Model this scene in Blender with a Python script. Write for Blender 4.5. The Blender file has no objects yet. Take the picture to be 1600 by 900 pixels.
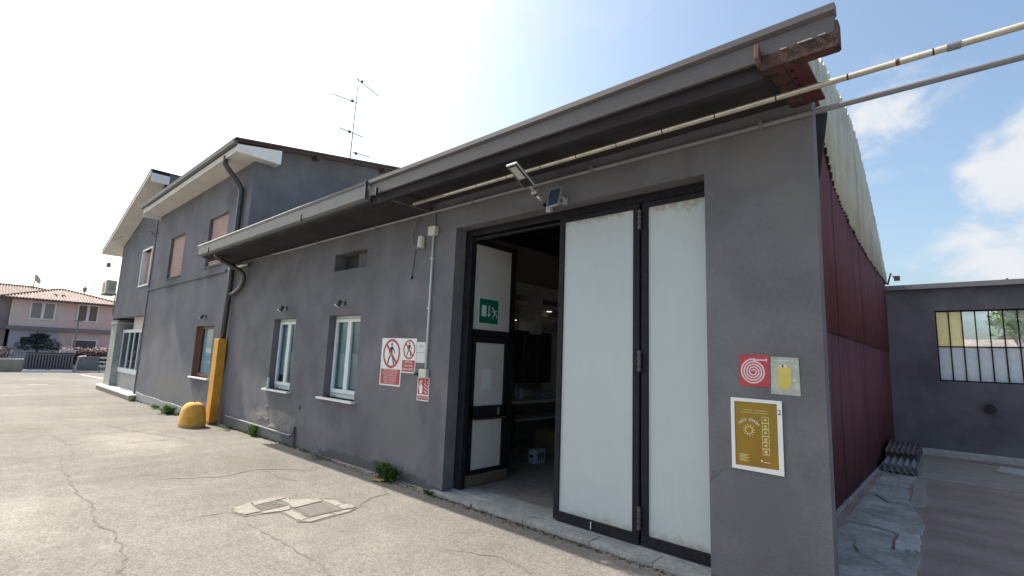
import bpy, math, random
from mathutils import Vector, Matrix
random.seed(7)
S = bpy.context.scene
COL = S.collection
# ------------------------------------------------------------------ camera
CAM_H = 1.6
yaw, pit, rol, F = -7.38036518e-01, 1.41852791e-01, 3.87880801e-02, 775.0
fw = Vector((math.sin(yaw)*math.cos(pit), math.cos(yaw)*math.cos(pit), math.sin(pit)))
r0 = Vector((math.cos(yaw), -math.sin(yaw), 0)); u0 = r0.cross(fw)
rr = r0*math.cos(rol)+u0*math.sin(rol); uu = -r0*math.sin(rol)+u0*math.cos(rol)
cd = bpy.data.cameras.new("camera"); cam = bpy.data.objects.new("camera", cd); COL.objects.link(cam)
M = Matrix((rr, uu, -fw)).transposed().to_4x4(); M.translation = (0, 0, CAM_H); cam.matrix_world = M
cd.sensor_width = 36; cd.lens = F/1600*36; cd.clip_start = .05; cd.clip_end = 3000
S.camera = cam
# ------------------------------------------------------------------ sun and sky
SUN = Vector((-.672, -.088, .735)).normalized()
SUN_STRENGTH, SKY_STRENGTH, EXPOSURE = 4.2, 0.15, 0.75
sl = bpy.data.lights.new("sun", 'SUN'); sl.energy = SUN_STRENGTH; sl.angle = math.radians(.6); sl.color = (1, .93, .82)
so = bpy.data.objects.new("sun", sl); COL.objects.link(so); so.rotation_euler = (-SUN).to_track_quat('-Z', 'Y').to_euler()
wd = bpy.data.worlds.new("World"); S.world = wd; wd.use_nodes = True
nt = wd.node_tree; N = nt.nodes; L = nt.links; N.clear()
out = N.new('ShaderNodeOutputWorld'); bg = N.new('ShaderNodeBackground'); sky = N.new('ShaderNodeTexSky')
sky.sky_type = 'NISHITA'; sky.sun_disc = False
sky.sun_elevation = math.asin(SUN.z); sky.sun_rotation = math.atan2(SUN.x, SUN.y)
sky.air_density = 1.0; sky.dust_density = 4.3; sky.ozone_density = 1.2; sky.altitude = 50
bg.inputs[1].default_value = SKY_STRENGTH
tc = N.new('ShaderNodeTexCoord')
def wn(t, **k):
    n = N.new(t)
    for a, b in k.items(): setattr(n, a, b)
    return n
def vmask(direction, rad, soft):            # round mask about a direction of the sky
    d = wn('ShaderNodeVectorMath', operation='DISTANCE'); L.new(nrm.outputs[0], d.inputs[0]); d.inputs[1].default_value = Vector(direction).normalized()
    m = wn('ShaderNodeMapRange'); m.inputs[1].default_value = rad; m.inputs[2].default_value = max(rad-soft, 0); L.new(d.outputs['Value'], m.inputs[0]); return m.outputs[0]
nrm = wn('ShaderNodeVectorMath', operation='NORMALIZE'); L.new(tc.outputs['Generated'], nrm.inputs[0])
noi = wn('ShaderNodeTexNoise'); noi.inputs['Scale'].default_value = 9; noi.inputs['Detail'].default_value = 12; noi.inputs['Roughness'].default_value = .58; noi.inputs['Distortion'].default_value = .35
scl = wn('ShaderNodeVectorMath', operation='MULTIPLY'); scl.inputs[1].default_value = (1, 1, 1.6); L.new(nrm.outputs[0], scl.inputs[0]); L.new(scl.outputs[0], noi.inputs['Vector'])
tot = None
for d, rad, soft, w in [((-.06, .918, .392), .13, .12, .72), ((-.02, .925, .380), .10, .09, .6), ((.10, .955, .285), .115, .07, 1.15), ((.15, .95, .27), .14, .09, 1.2), ((.06, .985, .165), .13, .11, .95), ((.11, .975, .20), .12, .10, 1.0), ((-.03, .99, .12), .10, .10, .6), ((.3, .93, .2), .2, .15, .9), ((-.415, .697, .585), .10, .10, .25), ((-.52, .60, .60), .16, .16, .30),
                        ((.75, .5, .45), .35, .3, .8), ((.2, -.9, .4), .4, .35, .8), ((-.5, -.7, .5), .3, .28, .7)]:
    v = vmask(d, rad, soft); m = wn('ShaderNodeMath', operation='MULTIPLY'); L.new(v, m.inputs[0]); m.inputs[1].default_value = w
    if tot is None: tot = m.outputs[0]
    else:
        a = wn('ShaderNodeMath', operation='MAXIMUM'); L.new(tot, a.inputs[0]); L.new(m.outputs[0], a.inputs[1]); tot = a.outputs[0]
# cloud cover = mask pushed about by noise
ns = wn('ShaderNodeMapRange'); ns.inputs[1].default_value = .30; ns.inputs[2].default_value = .70; ns.inputs[3].default_value = -.75; ns.inputs[4].default_value = .55; L.new(noi.outputs[0], ns.inputs[0])
ad = wn('ShaderNodeMath', operation='ADD'); L.new(tot, ad.inputs[0]); L.new(ns.outputs[0], ad.inputs[1])
cv = wn('ShaderNodeMapRange', interpolation_type='SMOOTHSTEP'); cv.inputs[1].default_value = .0; cv.inputs[2].default_value = 1.05; L.new(ad.outputs[0], cv.inputs[0])
gate = wn('ShaderNodeMapRange'); gate.inputs[1].default_value = .0; gate.inputs[2].default_value = .45; L.new(tot, gate.inputs[0])
cm = wn('ShaderNodeMath', operation='MULTIPLY'); L.new(cv.outputs[0], cm.inputs[0]); L.new(gate.outputs[0], cm.inputs[1])
mx = wn('ShaderNodeMixRGB'); tn = wn('ShaderNodeVectorMath', operation='MULTIPLY'); L.new(sky.outputs[0], tn.inputs[0]); tn.inputs[1].default_value = (.955, 1.015, .985); L.new(cm.outputs[0], mx.inputs[0]); L.new(tn.outputs[0], mx.inputs[1]); sh_ = wn('ShaderNodeMixRGB'); sh_.inputs[1].default_value = (2.75, 2.95, 3.3, 1); sh_.inputs[2].default_value = (3.7, 3.75, 3.85, 1); L.new(noi.outputs[0], sh_.inputs[0]); L.new(sh_.outputs[0], mx.inputs[2])
L.new(mx.outputs[0], bg.inputs[0]); L.new(bg.outputs[0], out.inputs[0])
S.view_settings.view_transform = 'Standard'; S.view_settings.look = 'None'; S.view_settings.exposure = EXPOSURE; S.view_settings.gamma = 1
S.render.engine = 'CYCLES'; S.render.resolution_x = 1024; S.render.resolution_y = 576
S.cycles.max_bounces = 8; S.cycles.transparent_max_bounces = 12

# ------------------------------------------------------------------ materials
def mat(name, c, rough=.8, c2=None, scale=3.0, mixw=.5, bump=.0, bscale=60, metal=0, spec=.5, detail=8, stretch=(1, 1, 1), extra=None, emit=None, lo=.35, hi=.65):
    m = bpy.data.materials.new(name); m.use_nodes = True
    nt = m.node_tree; n = nt.nodes; l = nt.links; b = n['Principled BSDF']
    b.inputs['Roughness'].default_value = rough; b.inputs['Metallic'].default_value = metal
    b.inputs['Specular IOR Level'].default_value = spec
    col = None
    if c2 is not None or bump:
        g = n.new('ShaderNodeNewGeometry'); mp = n.new('ShaderNodeVectorMath'); mp.operation = 'MULTIPLY'; mp.inputs[1].default_value = stretch
        l.new(g.outputs['Position'], mp.inputs[0])
    if c2 is not None:
        t = n.new('ShaderNodeTexNoise'); t.inputs['Scale'].default_value = scale; t.inputs['Detail'].default_value = detail; t.inputs['Roughness'].default_value = .6
        l.new(mp.outputs[0], t.inputs['Vector'])
        r = n.new('ShaderNodeMapRange'); r.inputs[1].default_value = lo; r.inputs[2].default_value = hi; l.new(t.outputs[0], r.inputs[0])
        x = n.new('ShaderNodeMixRGB'); x.inputs[1].default_value = (*c, 1); x.inputs[2].default_value = (*c2, 1); l.new(r.outputs[0], x.inputs[0]); col = x.outputs[0]
    else:
        x = n.new('ShaderNodeRGB'); x.outputs[0].default_value = (*c, 1); col = x.outputs[0]
    if extra: col = extra(n, l, col)
    l.new(col, b.inputs['Base Color'])
    if bump:
        t = n.new('ShaderNodeTexNoise'); t.inputs['Scale'].default_value = bscale; t.inputs['Detail'].default_value = 6; l.new(mp.outputs[0], t.inputs['Vector'])
        bp = n.new('ShaderNodeBump'); bp.inputs['Strength'].default_value = bump; bp.inputs['Distance'].default_value = .01; l.new(t.outputs[0], bp.inputs['Height']); l.new(bp.outputs[0], b.inputs['Normal'])
    if emit: b.inputs['Emission Color'].default_value = (*emit[0], 1); b.inputs['Emission Strength'].default_value = emit[1]
    return m
def tone(n, l, col, scale, lo, hi, a, b, stretch=(1, 1, 1), detail=4):
    """multiply a colour by a second, slower or streakier noise (dirt, weathering)"""
    g = n.new('ShaderNodeNewGeometry'); mp = n.new('ShaderNodeVectorMath'); mp.operation = 'MULTIPLY'; mp.inputs[1].default_value = stretch; l.new(g.outputs['Position'], mp.inputs[0])
    t = n.new('ShaderNodeTexNoise'); t.inputs['Scale'].default_value = scale; t.inputs['Detail'].default_value = detail; l.new(mp.outputs[0], t.inputs['Vector'])
    r = n.new('ShaderNodeMapRange'); r.inputs[1].default_value = lo; r.inputs[2].default_value = hi; r.inputs[3].default_value = a; r.inputs[4].default_value = b; l.new(t.outputs[0], r.inputs[0])
    x = n.new('ShaderNodeVectorMath'); x.operation = 'SCALE'; l.new(col, x.inputs[0]); l.new(r.outputs[0], x.inputs['Scale']); return x.outputs[0]
def patchmask(n, l, col, blobs, col2, rough_scale=3.0, edge=.25, coords='xz'):
    """worn patches with a ragged outline: blobs = (x, z, rx, rz)"""
    g = n.new('ShaderNodeNewGeometry'); res = col
    t = n.new('ShaderNodeTexNoise'); t.inputs['Scale'].default_value = rough_scale; t.inputs['Detail'].default_value = 7; l.new(g.outputs['Position'], t.inputs['Vector'])
    for (cx, cz, rx, rz) in blobs:
        s = n.new('ShaderNodeVectorMath'); s.operation = 'SUBTRACT'; l.new(g.outputs['Position'], s.inputs[0])
        if coords == 'xz': s.inputs[1].default_value = (cx, 0, cz); sc = (1/rx, 0, 1/rz)
        else: s.inputs[1].default_value = (cx, cz, 0); sc = (1/rx, 1/rz, 0)
        k = n.new('ShaderNodeVectorMath'); k.operation = 'MULTIPLY'; l.new(s.outputs[0], k.inputs[0]); k.inputs[1].default_value = sc
        e = n.new('ShaderNodeVectorMath'); e.operation = 'LENGTH'; l.new(k.outputs[0], e.inputs[0])
        a = n.new('ShaderNodeMath'); a.operation = 'MULTIPLY_ADD'; l.new(t.outputs[0], a.inputs[0]); a.inputs[1].default_value = -1.6; l.new(e.outputs['Value'], a.inputs[2])
        r = n.new('ShaderNodeMapRange'); r.inputs[1].default_value = .2; r.inputs[2].default_value = .2-edge; l.new(a.outputs[0], r.inputs[0])
        x = n.new('ShaderNodeMixRGB'); l.new(r.outputs[0], x.inputs[0]); l.new(res, x.inputs[1]); x.inputs[2].default_value = (*col2, 1); res = x.outputs[0]
    return res
def plaster_extra(n, l, c):
    c = tone(n, l, c, 1.1, .3, .7, .84, 1.14)
    c = tone(n, l, c, 6, .35, .75, .97, 1.03, (1, 1, .15))
    c = tone(n, l, c, 45, .3, .7, .93, 1.07)
    return c
def hairline(n, l, col, scale=.55, lo=.55, hi=.62, k=.8):
    g = n.new('ShaderNodeNewGeometry'); nz = n.new('ShaderNodeTexNoise'); nz.inputs['Scale'].default_value = 2.2; nz.inputs['Detail'].default_value = 8; l.new(g.outputs['Position'], nz.inputs['Vector'])
    w = n.new('ShaderNodeVectorMath'); w.operation = 'MULTIPLY_ADD'; l.new(nz.outputs['Color'], w.inputs[0]); w.inputs[1].default_value = (.7, .7, .7); l.new(g.outputs['Position'], w.inputs[2])
    v = n.new('ShaderNodeTexVoronoi'); v.feature = 'DISTANCE_TO_EDGE'; v.inputs['Scale'].default_value = scale; l.new(w.outputs[0], v.inputs['Vector'])
    a = n.new('ShaderNodeMapRange'); a.inputs[1].default_value = .0015; a.inputs[2].default_value = .005; a.inputs[3].default_value = k; a.inputs[4].default_value = 1; l.new(v.outputs['Distance'], a.inputs[0])
    z = n.new('ShaderNodeTexNoise'); z.inputs['Scale'].default_value = .7; z.inputs['Detail'].default_value = 2; l.new(g.outputs['Position'], z.inputs['Vector'])
    b = n.new('ShaderNodeMapRange'); b.inputs[1].default_value = lo; b.inputs[2].default_value = hi; l.new(z.outputs[0], b.inputs[0])
    m = n.new('ShaderNodeMapRange'); l.new(b.outputs[0], m.inputs[0]); m.inputs[3].default_value = 1; l.new(a.outputs[0], m.inputs[4])
    x = n.new('ShaderNodeVectorMath'); x.operation = 'SCALE'; l.new(col, x.inputs[0]); l.new(m.outputs[0], x.inputs['Scale']); return x.outputs[0]
def wall_b_extra(n, l, c):
    c = hairline(n, l, plaster_extra(n, l, c)); c = patchmask(n, l, c, [(-16, .5, 3, .5), (-18.2, 2.0, .9, .8), (-13.7, .45, .8, .35)], (.19, .186, .185), 3, .6)
    return patchmask(n, l, c, [(-17.2, 3.35, .7, .35), (-13.7, 3.4, .6, .3), (-12.9, 5.2, .5, .5), (-13.7, .7, .5, .25)], (.118, .118, .13), 6, .6)
def shed_extra(n, l, c):
    c = hairline(n, l, plaster_extra(n, l, c))
    c = patchmask(n, l, c, [(-1.1, 3.2, .45, .25), (-.85, 2.7, .2, .4), (-5.6, .7, .7, .5), (-3.2, 3.35, 1.0, .12)], (.168, .164, .168), 4, .7)
    c = patchmask(n, l, c, [(-7.2, .62, .5, .28), (-9.3, .62, .5, .25), (-7.1, 2.75, .5, .18), (-5.03, 1.0, .16, .5), (-1.15, .6, .3, .35), (-4.8, .6, .2, .8)], (.130, .129, .141), 7, .7)
    c = patchmask(n, l, c, [(-9.7, .34, .95, .22), (-8.9, .35, .42, .20), (-10.7, .1, .5, .14)], (.215, .205, .195), 5, .35)
    c = patchmask(n, l, c, [(-6.2, .02, 1.6, .14), (-3, .0, 3, .08)], (.10, .10, .105), 5)
    return c
GREY = (.148, .146, .160)
M_PLASTER = mat('grey_plaster', GREY, .9, (.170, .167, .180), 2.2, bump=.35, bscale=70, extra=shed_extra, spec=.25)
M_PLASTER_B = mat('grey_blue_plaster', (.150, .152, .170), .9, (.172, .172, .19), 1.8, bump=.3, bscale=70, extra=wall_b_extra, spec=.25)
M_PLASTER_Y = mat('yard_wall_plaster', (.135, .126, .145), .92, (.185, .174, .195), 1.6, bump=.35, bscale=60, extra=plaster_extra, spec=.2)
M_REVEAL = M_PLASTER
M_BROWNGREY = mat('fascia_paint', (.092, .083, .086), .55, (.115, .104, .105), 2.0, stretch=(.4, 1, 3), extra=lambda n, l, c: tone(n, l, c, 14, .3, .8, .85, 1.1, (.5, 1, 4)))
M_GUTTER = mat('gutter_paint', (.105, .108, .11), .5, (.13, .13, .132), 2.5, stretch=(.5, 1, 3))
M_GUTLIP = mat('gutter_lip', (.24, .235, .225), .4, (.29, .28, .27), 3)
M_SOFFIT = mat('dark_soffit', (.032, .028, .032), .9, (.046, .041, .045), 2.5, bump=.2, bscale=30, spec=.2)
M_WHITE_SOFFIT = mat('white_soffit', (.60, .58, .53), .85, (.68, .66, .61), 1.5, extra=lambda n, l, c: tone(n, l, c, 5, .3, .7, .93, 1.04))
M_WHITE = mat('white_paint', (.72, .73, .72), .5, (.78, .79, .78), 6)
M_FRAME = mat('white_window_frame', (.66, .72, .72), .4, (.72, .77, .77), 8)
M_DARKPIPE = mat('dark_downpipe', (.035, .034, .042), .32, (.05, .048, .055), 6, spec=.6)
M_BLACK = mat('black_steel', (.011, .0105, .014), .6, (.018, .017, .022), 9, spec=.2, extra=lambda n, l, c: tone(n, l, c, 30, .5, .8, 1, 1.6))
def panel_extra(n, l, c):
    c = tone(n, l, c, 1.3, .3, .7, .97, 1.02); c = patchmask(n, l, c, [(-2.6, .12, .6, .10), (-1.8, .12, .5, .10)], (.36, .36, .33), 14, .6); return tone(n, l, c, 9, .3, .75, .985, 1.01, (2.5, 2.5, .15))
def panel_top(n, l, c):
    c = panel_extra(n, l, c)
    return patchmask(n, l, c, [(-2.6, 3.12, .55, .13), (-1.8, 3.12, .5, .16)], (.34, .30, .24), 22, .5)
M_PANEL = mat('opal_panel', (.47, .52, .53), .5, (.49, .54, .545), 1.5, extra=panel_top)
M_PANEL_IN = mat('opal_panel_inner', (.56, .56, .54), .45, (.62, .62, .60), 3, extra=panel_extra)
M_RED = mat('oxide_red_sheet', (.092, .019, .027), .75, (.122, .028, .037), 2.0, stretch=(1, 3, .3), extra=lambda n, l, c: tone(n, l, c, 3, .3, .7, .75, 1.2, (1, 3, .3)))
M_CLAD = mat('fibre_cement_sheet', (.40, .41, .35), .85, (.52, .53, .45), 3.0, stretch=(1, 4, .6), extra=lambda n, l, c: tone(n, l, c, 2, .3, .7, .82, 1.12, (1, 1, .5)))
M_RUST = mat('rusty_steel', (.065, .026, .019), .9, (.03, .018, .017), 9, bump=.5, bscale=60, lo=.4, hi=.6, extra=lambda n, l, c: tone(n, l, c, 22, .3, .7, .6, 1.6))
M_RUST2 = mat('pale_rust', (.16, .085, .06), .9, (.08, .04, .03), 14)
M_OXIDE = mat('red_lead_paint', (.062, .014, .018), .7, (.085, .02, .023), 12)
M_CREAM = mat('cream_conduit', (.36, .345, .29), .55, (.44, .42, .36), 4, stretch=(2, 1, 1), extra=lambda n, l, c: tone(n, l, c, 7, .45, .8, 1, .75, (1, 1, 1)))
M_PIPE_GREY = mat('grey_conduit', (.17, .175, .19), .5, (.21, .21, .225), 5)
M_BAKELITE = mat('old_plastic', (.55, .54, .46), .5, (.62, .61, .54), 20)
M_PVC = mat('pale_conduit', (.62, .64, .64), .4)
M_YELLOW = mat('ochre_yellow_paint', (.60, .29, .028), .55, (.68, .34, .04), 4, extra=lambda n, l, c: patchmask(n, l, tone(n, l, tone(n, l, c, 18, .25, .55, .75, 1, (1, 1, .4)), 3, .3, .7, .88, 1.08), [(-12.2, -.02, .35, .06), (-12.3, .7, .012, .12)], (.22, .14, .06), 20, .3), bump=.2, bscale=40)
M_YELLOW2 = mat('weathered_yellow_concrete', (.68, .34, .05), .8, (.76, .42, .08), 9, bump=.5, bscale=50, extra=lambda n, l, c: patchmask(n, l, tone(n, l, c, 8, .3, .7, .88, 1.1), [(-12.0, -.03, .4, .07), (-11.85, .30, .05, .025), (-12.1, .42, .04, .02)], (.32, .24, .13), 16, .3))
M_SILL = mat('white_marble', (.68, .68, .68), .4, (.78, .78, .77), 9)
M_CONC = mat('worn_concrete', (.26, .265, .26), .9, (.37, .37, .355), 4, bump=.5, bscale=45, extra=lambda n, l, c: tone(n, l, c, 25, .3, .7, .8, 1.12))
M_CONC_LT = mat('pale_concrete', (.42, .41, .39), .9, (.54, .52, .49), 4, bump=.4, bscale=40, extra=lambda n, l, c: tone(n, l, c, 18, .3, .7, .82, 1.1))
M_CONC_BLUE = mat('bluish_patch_concrete', (.31, .29, .265), .9, (.45, .43, .395), 3.5, bump=.5, bscale=35, extra=lambda n, l, c: tone(n, l, tone(n, l, c, 2, .35, .65, .75, 1.12), 20, .3, .7, .8, 1.15))
M_CONC_RED = mat('reddish_brown_concrete', (.27, .195, .168), .9, (.335, .25, .215), 1.6, bump=.4, bscale=50, extra=lambda n, l, c: tone(n, l, tone(n, l, c, 1.2, .3, .7, .8, 1.2, (.5, 2, 1)), 60, .3, .7, .85, 1.15))
M_CONC_BROWN = mat('brown_grey_concrete', (.30, .26, .215), .9, (.36, .315, .265), 3, bump=.4, bscale=50, extra=lambda n, l, c: tone(n, l, c, 50, .3, .7, .85, 1.15))
M_INFLOOR = mat('workshop_floor', (.20, .175, .155), .6, (.30, .265, .235), 2.5, extra=lambda n, l, c: tone(n, l, c, 14, .3, .7, .8, 1.2))
M_INWALL = mat('workshop_inner_wall', (.30, .285, .27), .9, (.36, .34, .325), 2)
M_INPALE = mat('pale_interior_paint', (.62, .62, .60), .8, (.70, .70, .68), 2)
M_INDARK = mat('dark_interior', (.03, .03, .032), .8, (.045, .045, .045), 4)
M_WOODRED = mat('red_brown_window_wood', (.16, .07, .05), .5, (.22, .10, .07), 6, stretch=(6, 6, .6))
M_WOOD = mat('plywood_kickboard', (.13, .095, .06), .8, (.18, .135, .085), 5, stretch=(1, 1, 6))
M_SHUTTER = mat('faded_pink_shutter', (.40, .27, .24), .7, (.46, .32, .28), 4)
M_RED_SIGN = mat('sign_red', (.38, .045, .045), .5, (.42, .06, .06), 30)
M_RED_SIGN2 = mat('sign_pink_red', (.42, .035, .05), .4, (.46, .06, .07), 6)
M_SIGN_W = mat('sign_white', (.74, .74, .72), .45, (.80, .80, .78), 20)
M_BLK = mat('print_black', (.015, .015, .018), .6)
M_PINKW = mat('print_pinkish_white', (.74, .58, .60), .5)
M_GREEN = mat('exit_green', (.0, .13, .075), .4, (.005, .16, .09), 10)
M_MINT = mat('print_mint', (.62, .74, .68), .5)
M_PAPER = mat('paper', (.66, .70, .70), .9)
M_BLIND = mat('grey_blue_blind', (.34, .40, .40), .6, (.40, .46, .46), 5)
M_PAPER2 = mat('paper_faded', (.62, .62, .60), .9)
M_POSTER = mat('mustard_poster', (.27, .18, .01), .35, (.30, .155, .01), 3, extra=lambda n, l, c: tone(n, l, c, 5, .3, .7, .85, 1.1))
M_PALEYEL = mat('print_pale_yellow', (.72, .62, .28), .5)
M_OLD = mat('faded_board', (.34, .38, .34), .8, (.46, .48, .42), 9, extra=lambda n, l, c: tone(n, l, c, 30, .3, .7, .85, 1.1))
M_ARROW = mat('faded_yellow_arrow', (.58, .46, .08), .7, (.62, .52, .16), 14)
M_ALU = mat('aluminium', (.55, .56, .56), .35, metal=.6)
M_ALU2 = mat('light_grey_cast', (.40, .40, .40), .45)
M_LED = mat('led_lens', (.45, .46, .43), .3)
M_SOLAR = mat('solar_cells', (.03, .05, .09), .2, (.05, .08, .12), 25)
M_ROOFTILE = mat('terracotta_roof', (.31, .225, .195), .85, (.40, .30, .26), 3, extra=lambda n, l, c: tone(n, l, c, 6, .3, .7, .8, 1.15))
M_ROOFDARK = mat('dark_roof_edge', (.085, .06, .058), .8, (.12, .085, .08), 4)
M_VERGE = mat('weathered_verge', (.13, .095, .09), .8, (.19, .145, .135), 3)
M_BEIGE = mat('beige_render', (.60, .49, .455), .9, (.66, .54, .50), 1.4)
M_PINK = mat('pink_render', (.62, .43, .41), .9, (.68, .48, .46), 1.4)
M_LILAC = mat('lilac_grey_render', (.40, .38, .42), .9, (.46, .44, .48), 1.4)
M_MAUVE = mat('mauve_render', (.29, .245, .26), .9, (.33, .285, .30), 1.4)
M_DARKBAND = mat('dark_band', (.22, .195, .21), .9)
M_TRIMP = mat('pale_trim', (.70, .66, .64), .7)
M_SHUT_G = mat('grey_shutter', (.26, .24, .24), .7); M_SHUT_B = mat('brown_shutter', (.16, .11, .10), .7)
M_DARKGLASS = mat('dark_glass', (.03, .035, .045), .08, spec=.8)
M_FENCE_DK = mat('fence_backing', (.065, .062, .072), .7); M_FENCE_LT = mat('fence_slat', (.15, .145, .165), .6)
M_FENCE = mat('grey_fence_metal', (.15, .145, .16), .6, (.18, .175, .19), 5)
M_LEAF = mat('leaf_green', (.035, .085, .018), .6, (.07, .13, .03), 8, spec=.3)
M_LEAF_DK = mat('leaf_dark', (.05, .075, .065), .7, (.085, .115, .10), 4, spec=.2)
M_LEAF_BR = mat('leaf_bright', (.08, .16, .03), .6, (.13, .22, .05), 3, spec=.3)
M_PETAL = mat('pink_blossom', (.36, .20, .20), .7, (.46, .30, .29), 12)
M_HEDGE = mat('purple_hedge', (.13, .09, .09), .7, (.17, .115, .11), 6)
M_BARK = mat('bark', (.10, .075, .055), .9, (.15, .11, .08), 20)
M_DRY = mat('dry_leaf', (.42, .29, .06), .8)
M_ROADPAINT = mat('worn_road_paint', (.50, .48, .44), .8, (.62, .60, .56), 12)
M_CRACK = mat('crack_dark', (.12, .108, .092), .95, (.20, .183, .158), 9)
M_REPAIR = mat('pale_repair_mortar', (.27, .245, .215), .92, (.325, .30, .262), 5, bump=.5, bscale=45, extra=lambda n, l, c: tone(n, l, c, 18, .3, .7, .85, 1.1))
M_CAST = mat('cast_concrete_cover', (.14, .128, .113), .85, (.18, .165, .145), 14)
M_CAST_R = mat('cover_rib', (.26, .24, .21), .85, (.31, .285, .25), 16)
M_RIBDK = mat('corrugated_old_tile', (.10, .075, .07), .9, (.19, .165, .16), 7, bump=.4, bscale=40)
M_RIBLT = mat('corrugated_grey_tile', (.20, .20, .21), .9, (.28, .27, .27), 7, bump=.4, bscale=40)
M_DIRT = mat('dirt', (.09, .07, .05), .95, (.20, .155, .09), 30)
M_HINGE = mat('worn_hinge_steel', (.06, .055, .06), .4, (.12, .11, .11), 40, metal=.4)
M_CARD = mat('cardboard', (.22, .17, .11), .85); M_BOXW = mat('white_carton', (.42, .45, .52), .6)
M_EMIT = mat('lit_lamp', (.9, .9, .85), .4, emit=((1, .93, .8), .7))
def asphalt_extra(n, l, c):
    c = tone(n, l, c, .35, .3, .7, .86, 1.12, detail=5)
    c = tone(n, l, c, .9, .35, .7, .92, 1.06, (1, .25, 1)); c = patchmask(n, l, c, [(-3.4, 1.2, .30, .22), (-8.0, 2.9, .5, .2), (-13, 1.0, .9, .5), (-2.2, 3.0, .25, .15)], (.20, .18, .155), 2.5, .5, 'xy'); c = patchmask(n, l, c, [(-10.5, 2.2, 1.6, .8), (-6.5, .4, 1.2, .6)], (.30, .278, .245), 1.5, .6, 'xy')
    c = tone(n, l, c, 16, .3, .7, .93, 1.07); c = tone(n, l, c, 3.2, .3, .7, .93, 1.06)
    g = n.new('ShaderNodeNewGeometry')
    v = n.new('ShaderNodeTexVoronoi'); v.inputs['Scale'].default_value = 75; l.new(g.outputs['Position'], v.inputs['Vector'])
    r = n.new('ShaderNodeMapRange'); r.inputs[1].default_value = 0; r.inputs[2].default_value = 1; r.inputs[3].default_value = .76; r.inputs[4].default_value = 1.22
    sp = n.new('ShaderNodeSeparateColor'); l.new(v.outputs['Color'], sp.inputs[0]); l.new(sp.outputs[0], r.inputs[0])
    x = n.new('ShaderNodeVectorMath'); x.operation = 'SCALE'; l.new(c, x.inputs[0]); l.new(r.outputs[0], x.inputs['Scale']); c = x.outputs[0]
    # fine map cracking, only in places
    nz = n.new('ShaderNodeTexNoise'); nz.inputs['Scale'].default_value = 1.6; nz.inputs['Detail'].default_value = 6; l.new(g.outputs['Position'], nz.inputs['Vector'])
    w = n.new('ShaderNodeVectorMath'); w.operation = 'MULTIPLY_ADD'; l.new(nz.outputs['Color'], w.inputs[0]); w.inputs[1].default_value = (.6, .6, 0); l.new(g.outputs['Position'], w.inputs[2])
    v2 = n.new('ShaderNodeTexVoronoi'); v2.feature = 'DISTANCE_TO_EDGE'; v2.inputs['Scale'].default_value = .75; l.new(w.outputs[0], v2.inputs['Vector'])
    m1 = n.new('ShaderNodeMapRange'); m1.inputs[1].default_value = .004; m1.inputs[2].default_value = .011; m1.inputs[3].default_value = .90; m1.inputs[4].default_value = 1; l.new(v2.outputs['Distance'], m1.inputs[0])
    nz2 = n.new('ShaderNodeTexNoise'); nz2.inputs['Scale'].default_value = .8; nz2.inputs['Detail'].default_value = 3; l.new(g.outputs['Position'], nz2.inputs['Vector'])
    m2 = n.new('ShaderNodeMapRange'); m2.inputs[1].default_value = .5; m2.inputs[2].default_value = .6; l.new(nz2.outputs[0], m2.inputs[0])
    m3 = n.new('ShaderNodeMapRange'); l.new(m2.outputs[0], m3.inputs[0]); m3.inputs[3].default_value = 1; l.new(m1.outputs[0], m3.inputs[4])
    x = n.new('ShaderNodeVectorMath'); x.operation = 'SCALE'; l.new(c, x.inputs[0]); l.new(m3.outputs[0], x.inputs['Scale']); return x.outputs[0]
M_ASPHALT = mat('old_bleached_asphalt', (.213, .196, .176), .95, (.242, .223, .201), 3, bump=.6, bscale=95, extra=asphalt_extra, spec=.2)
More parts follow.
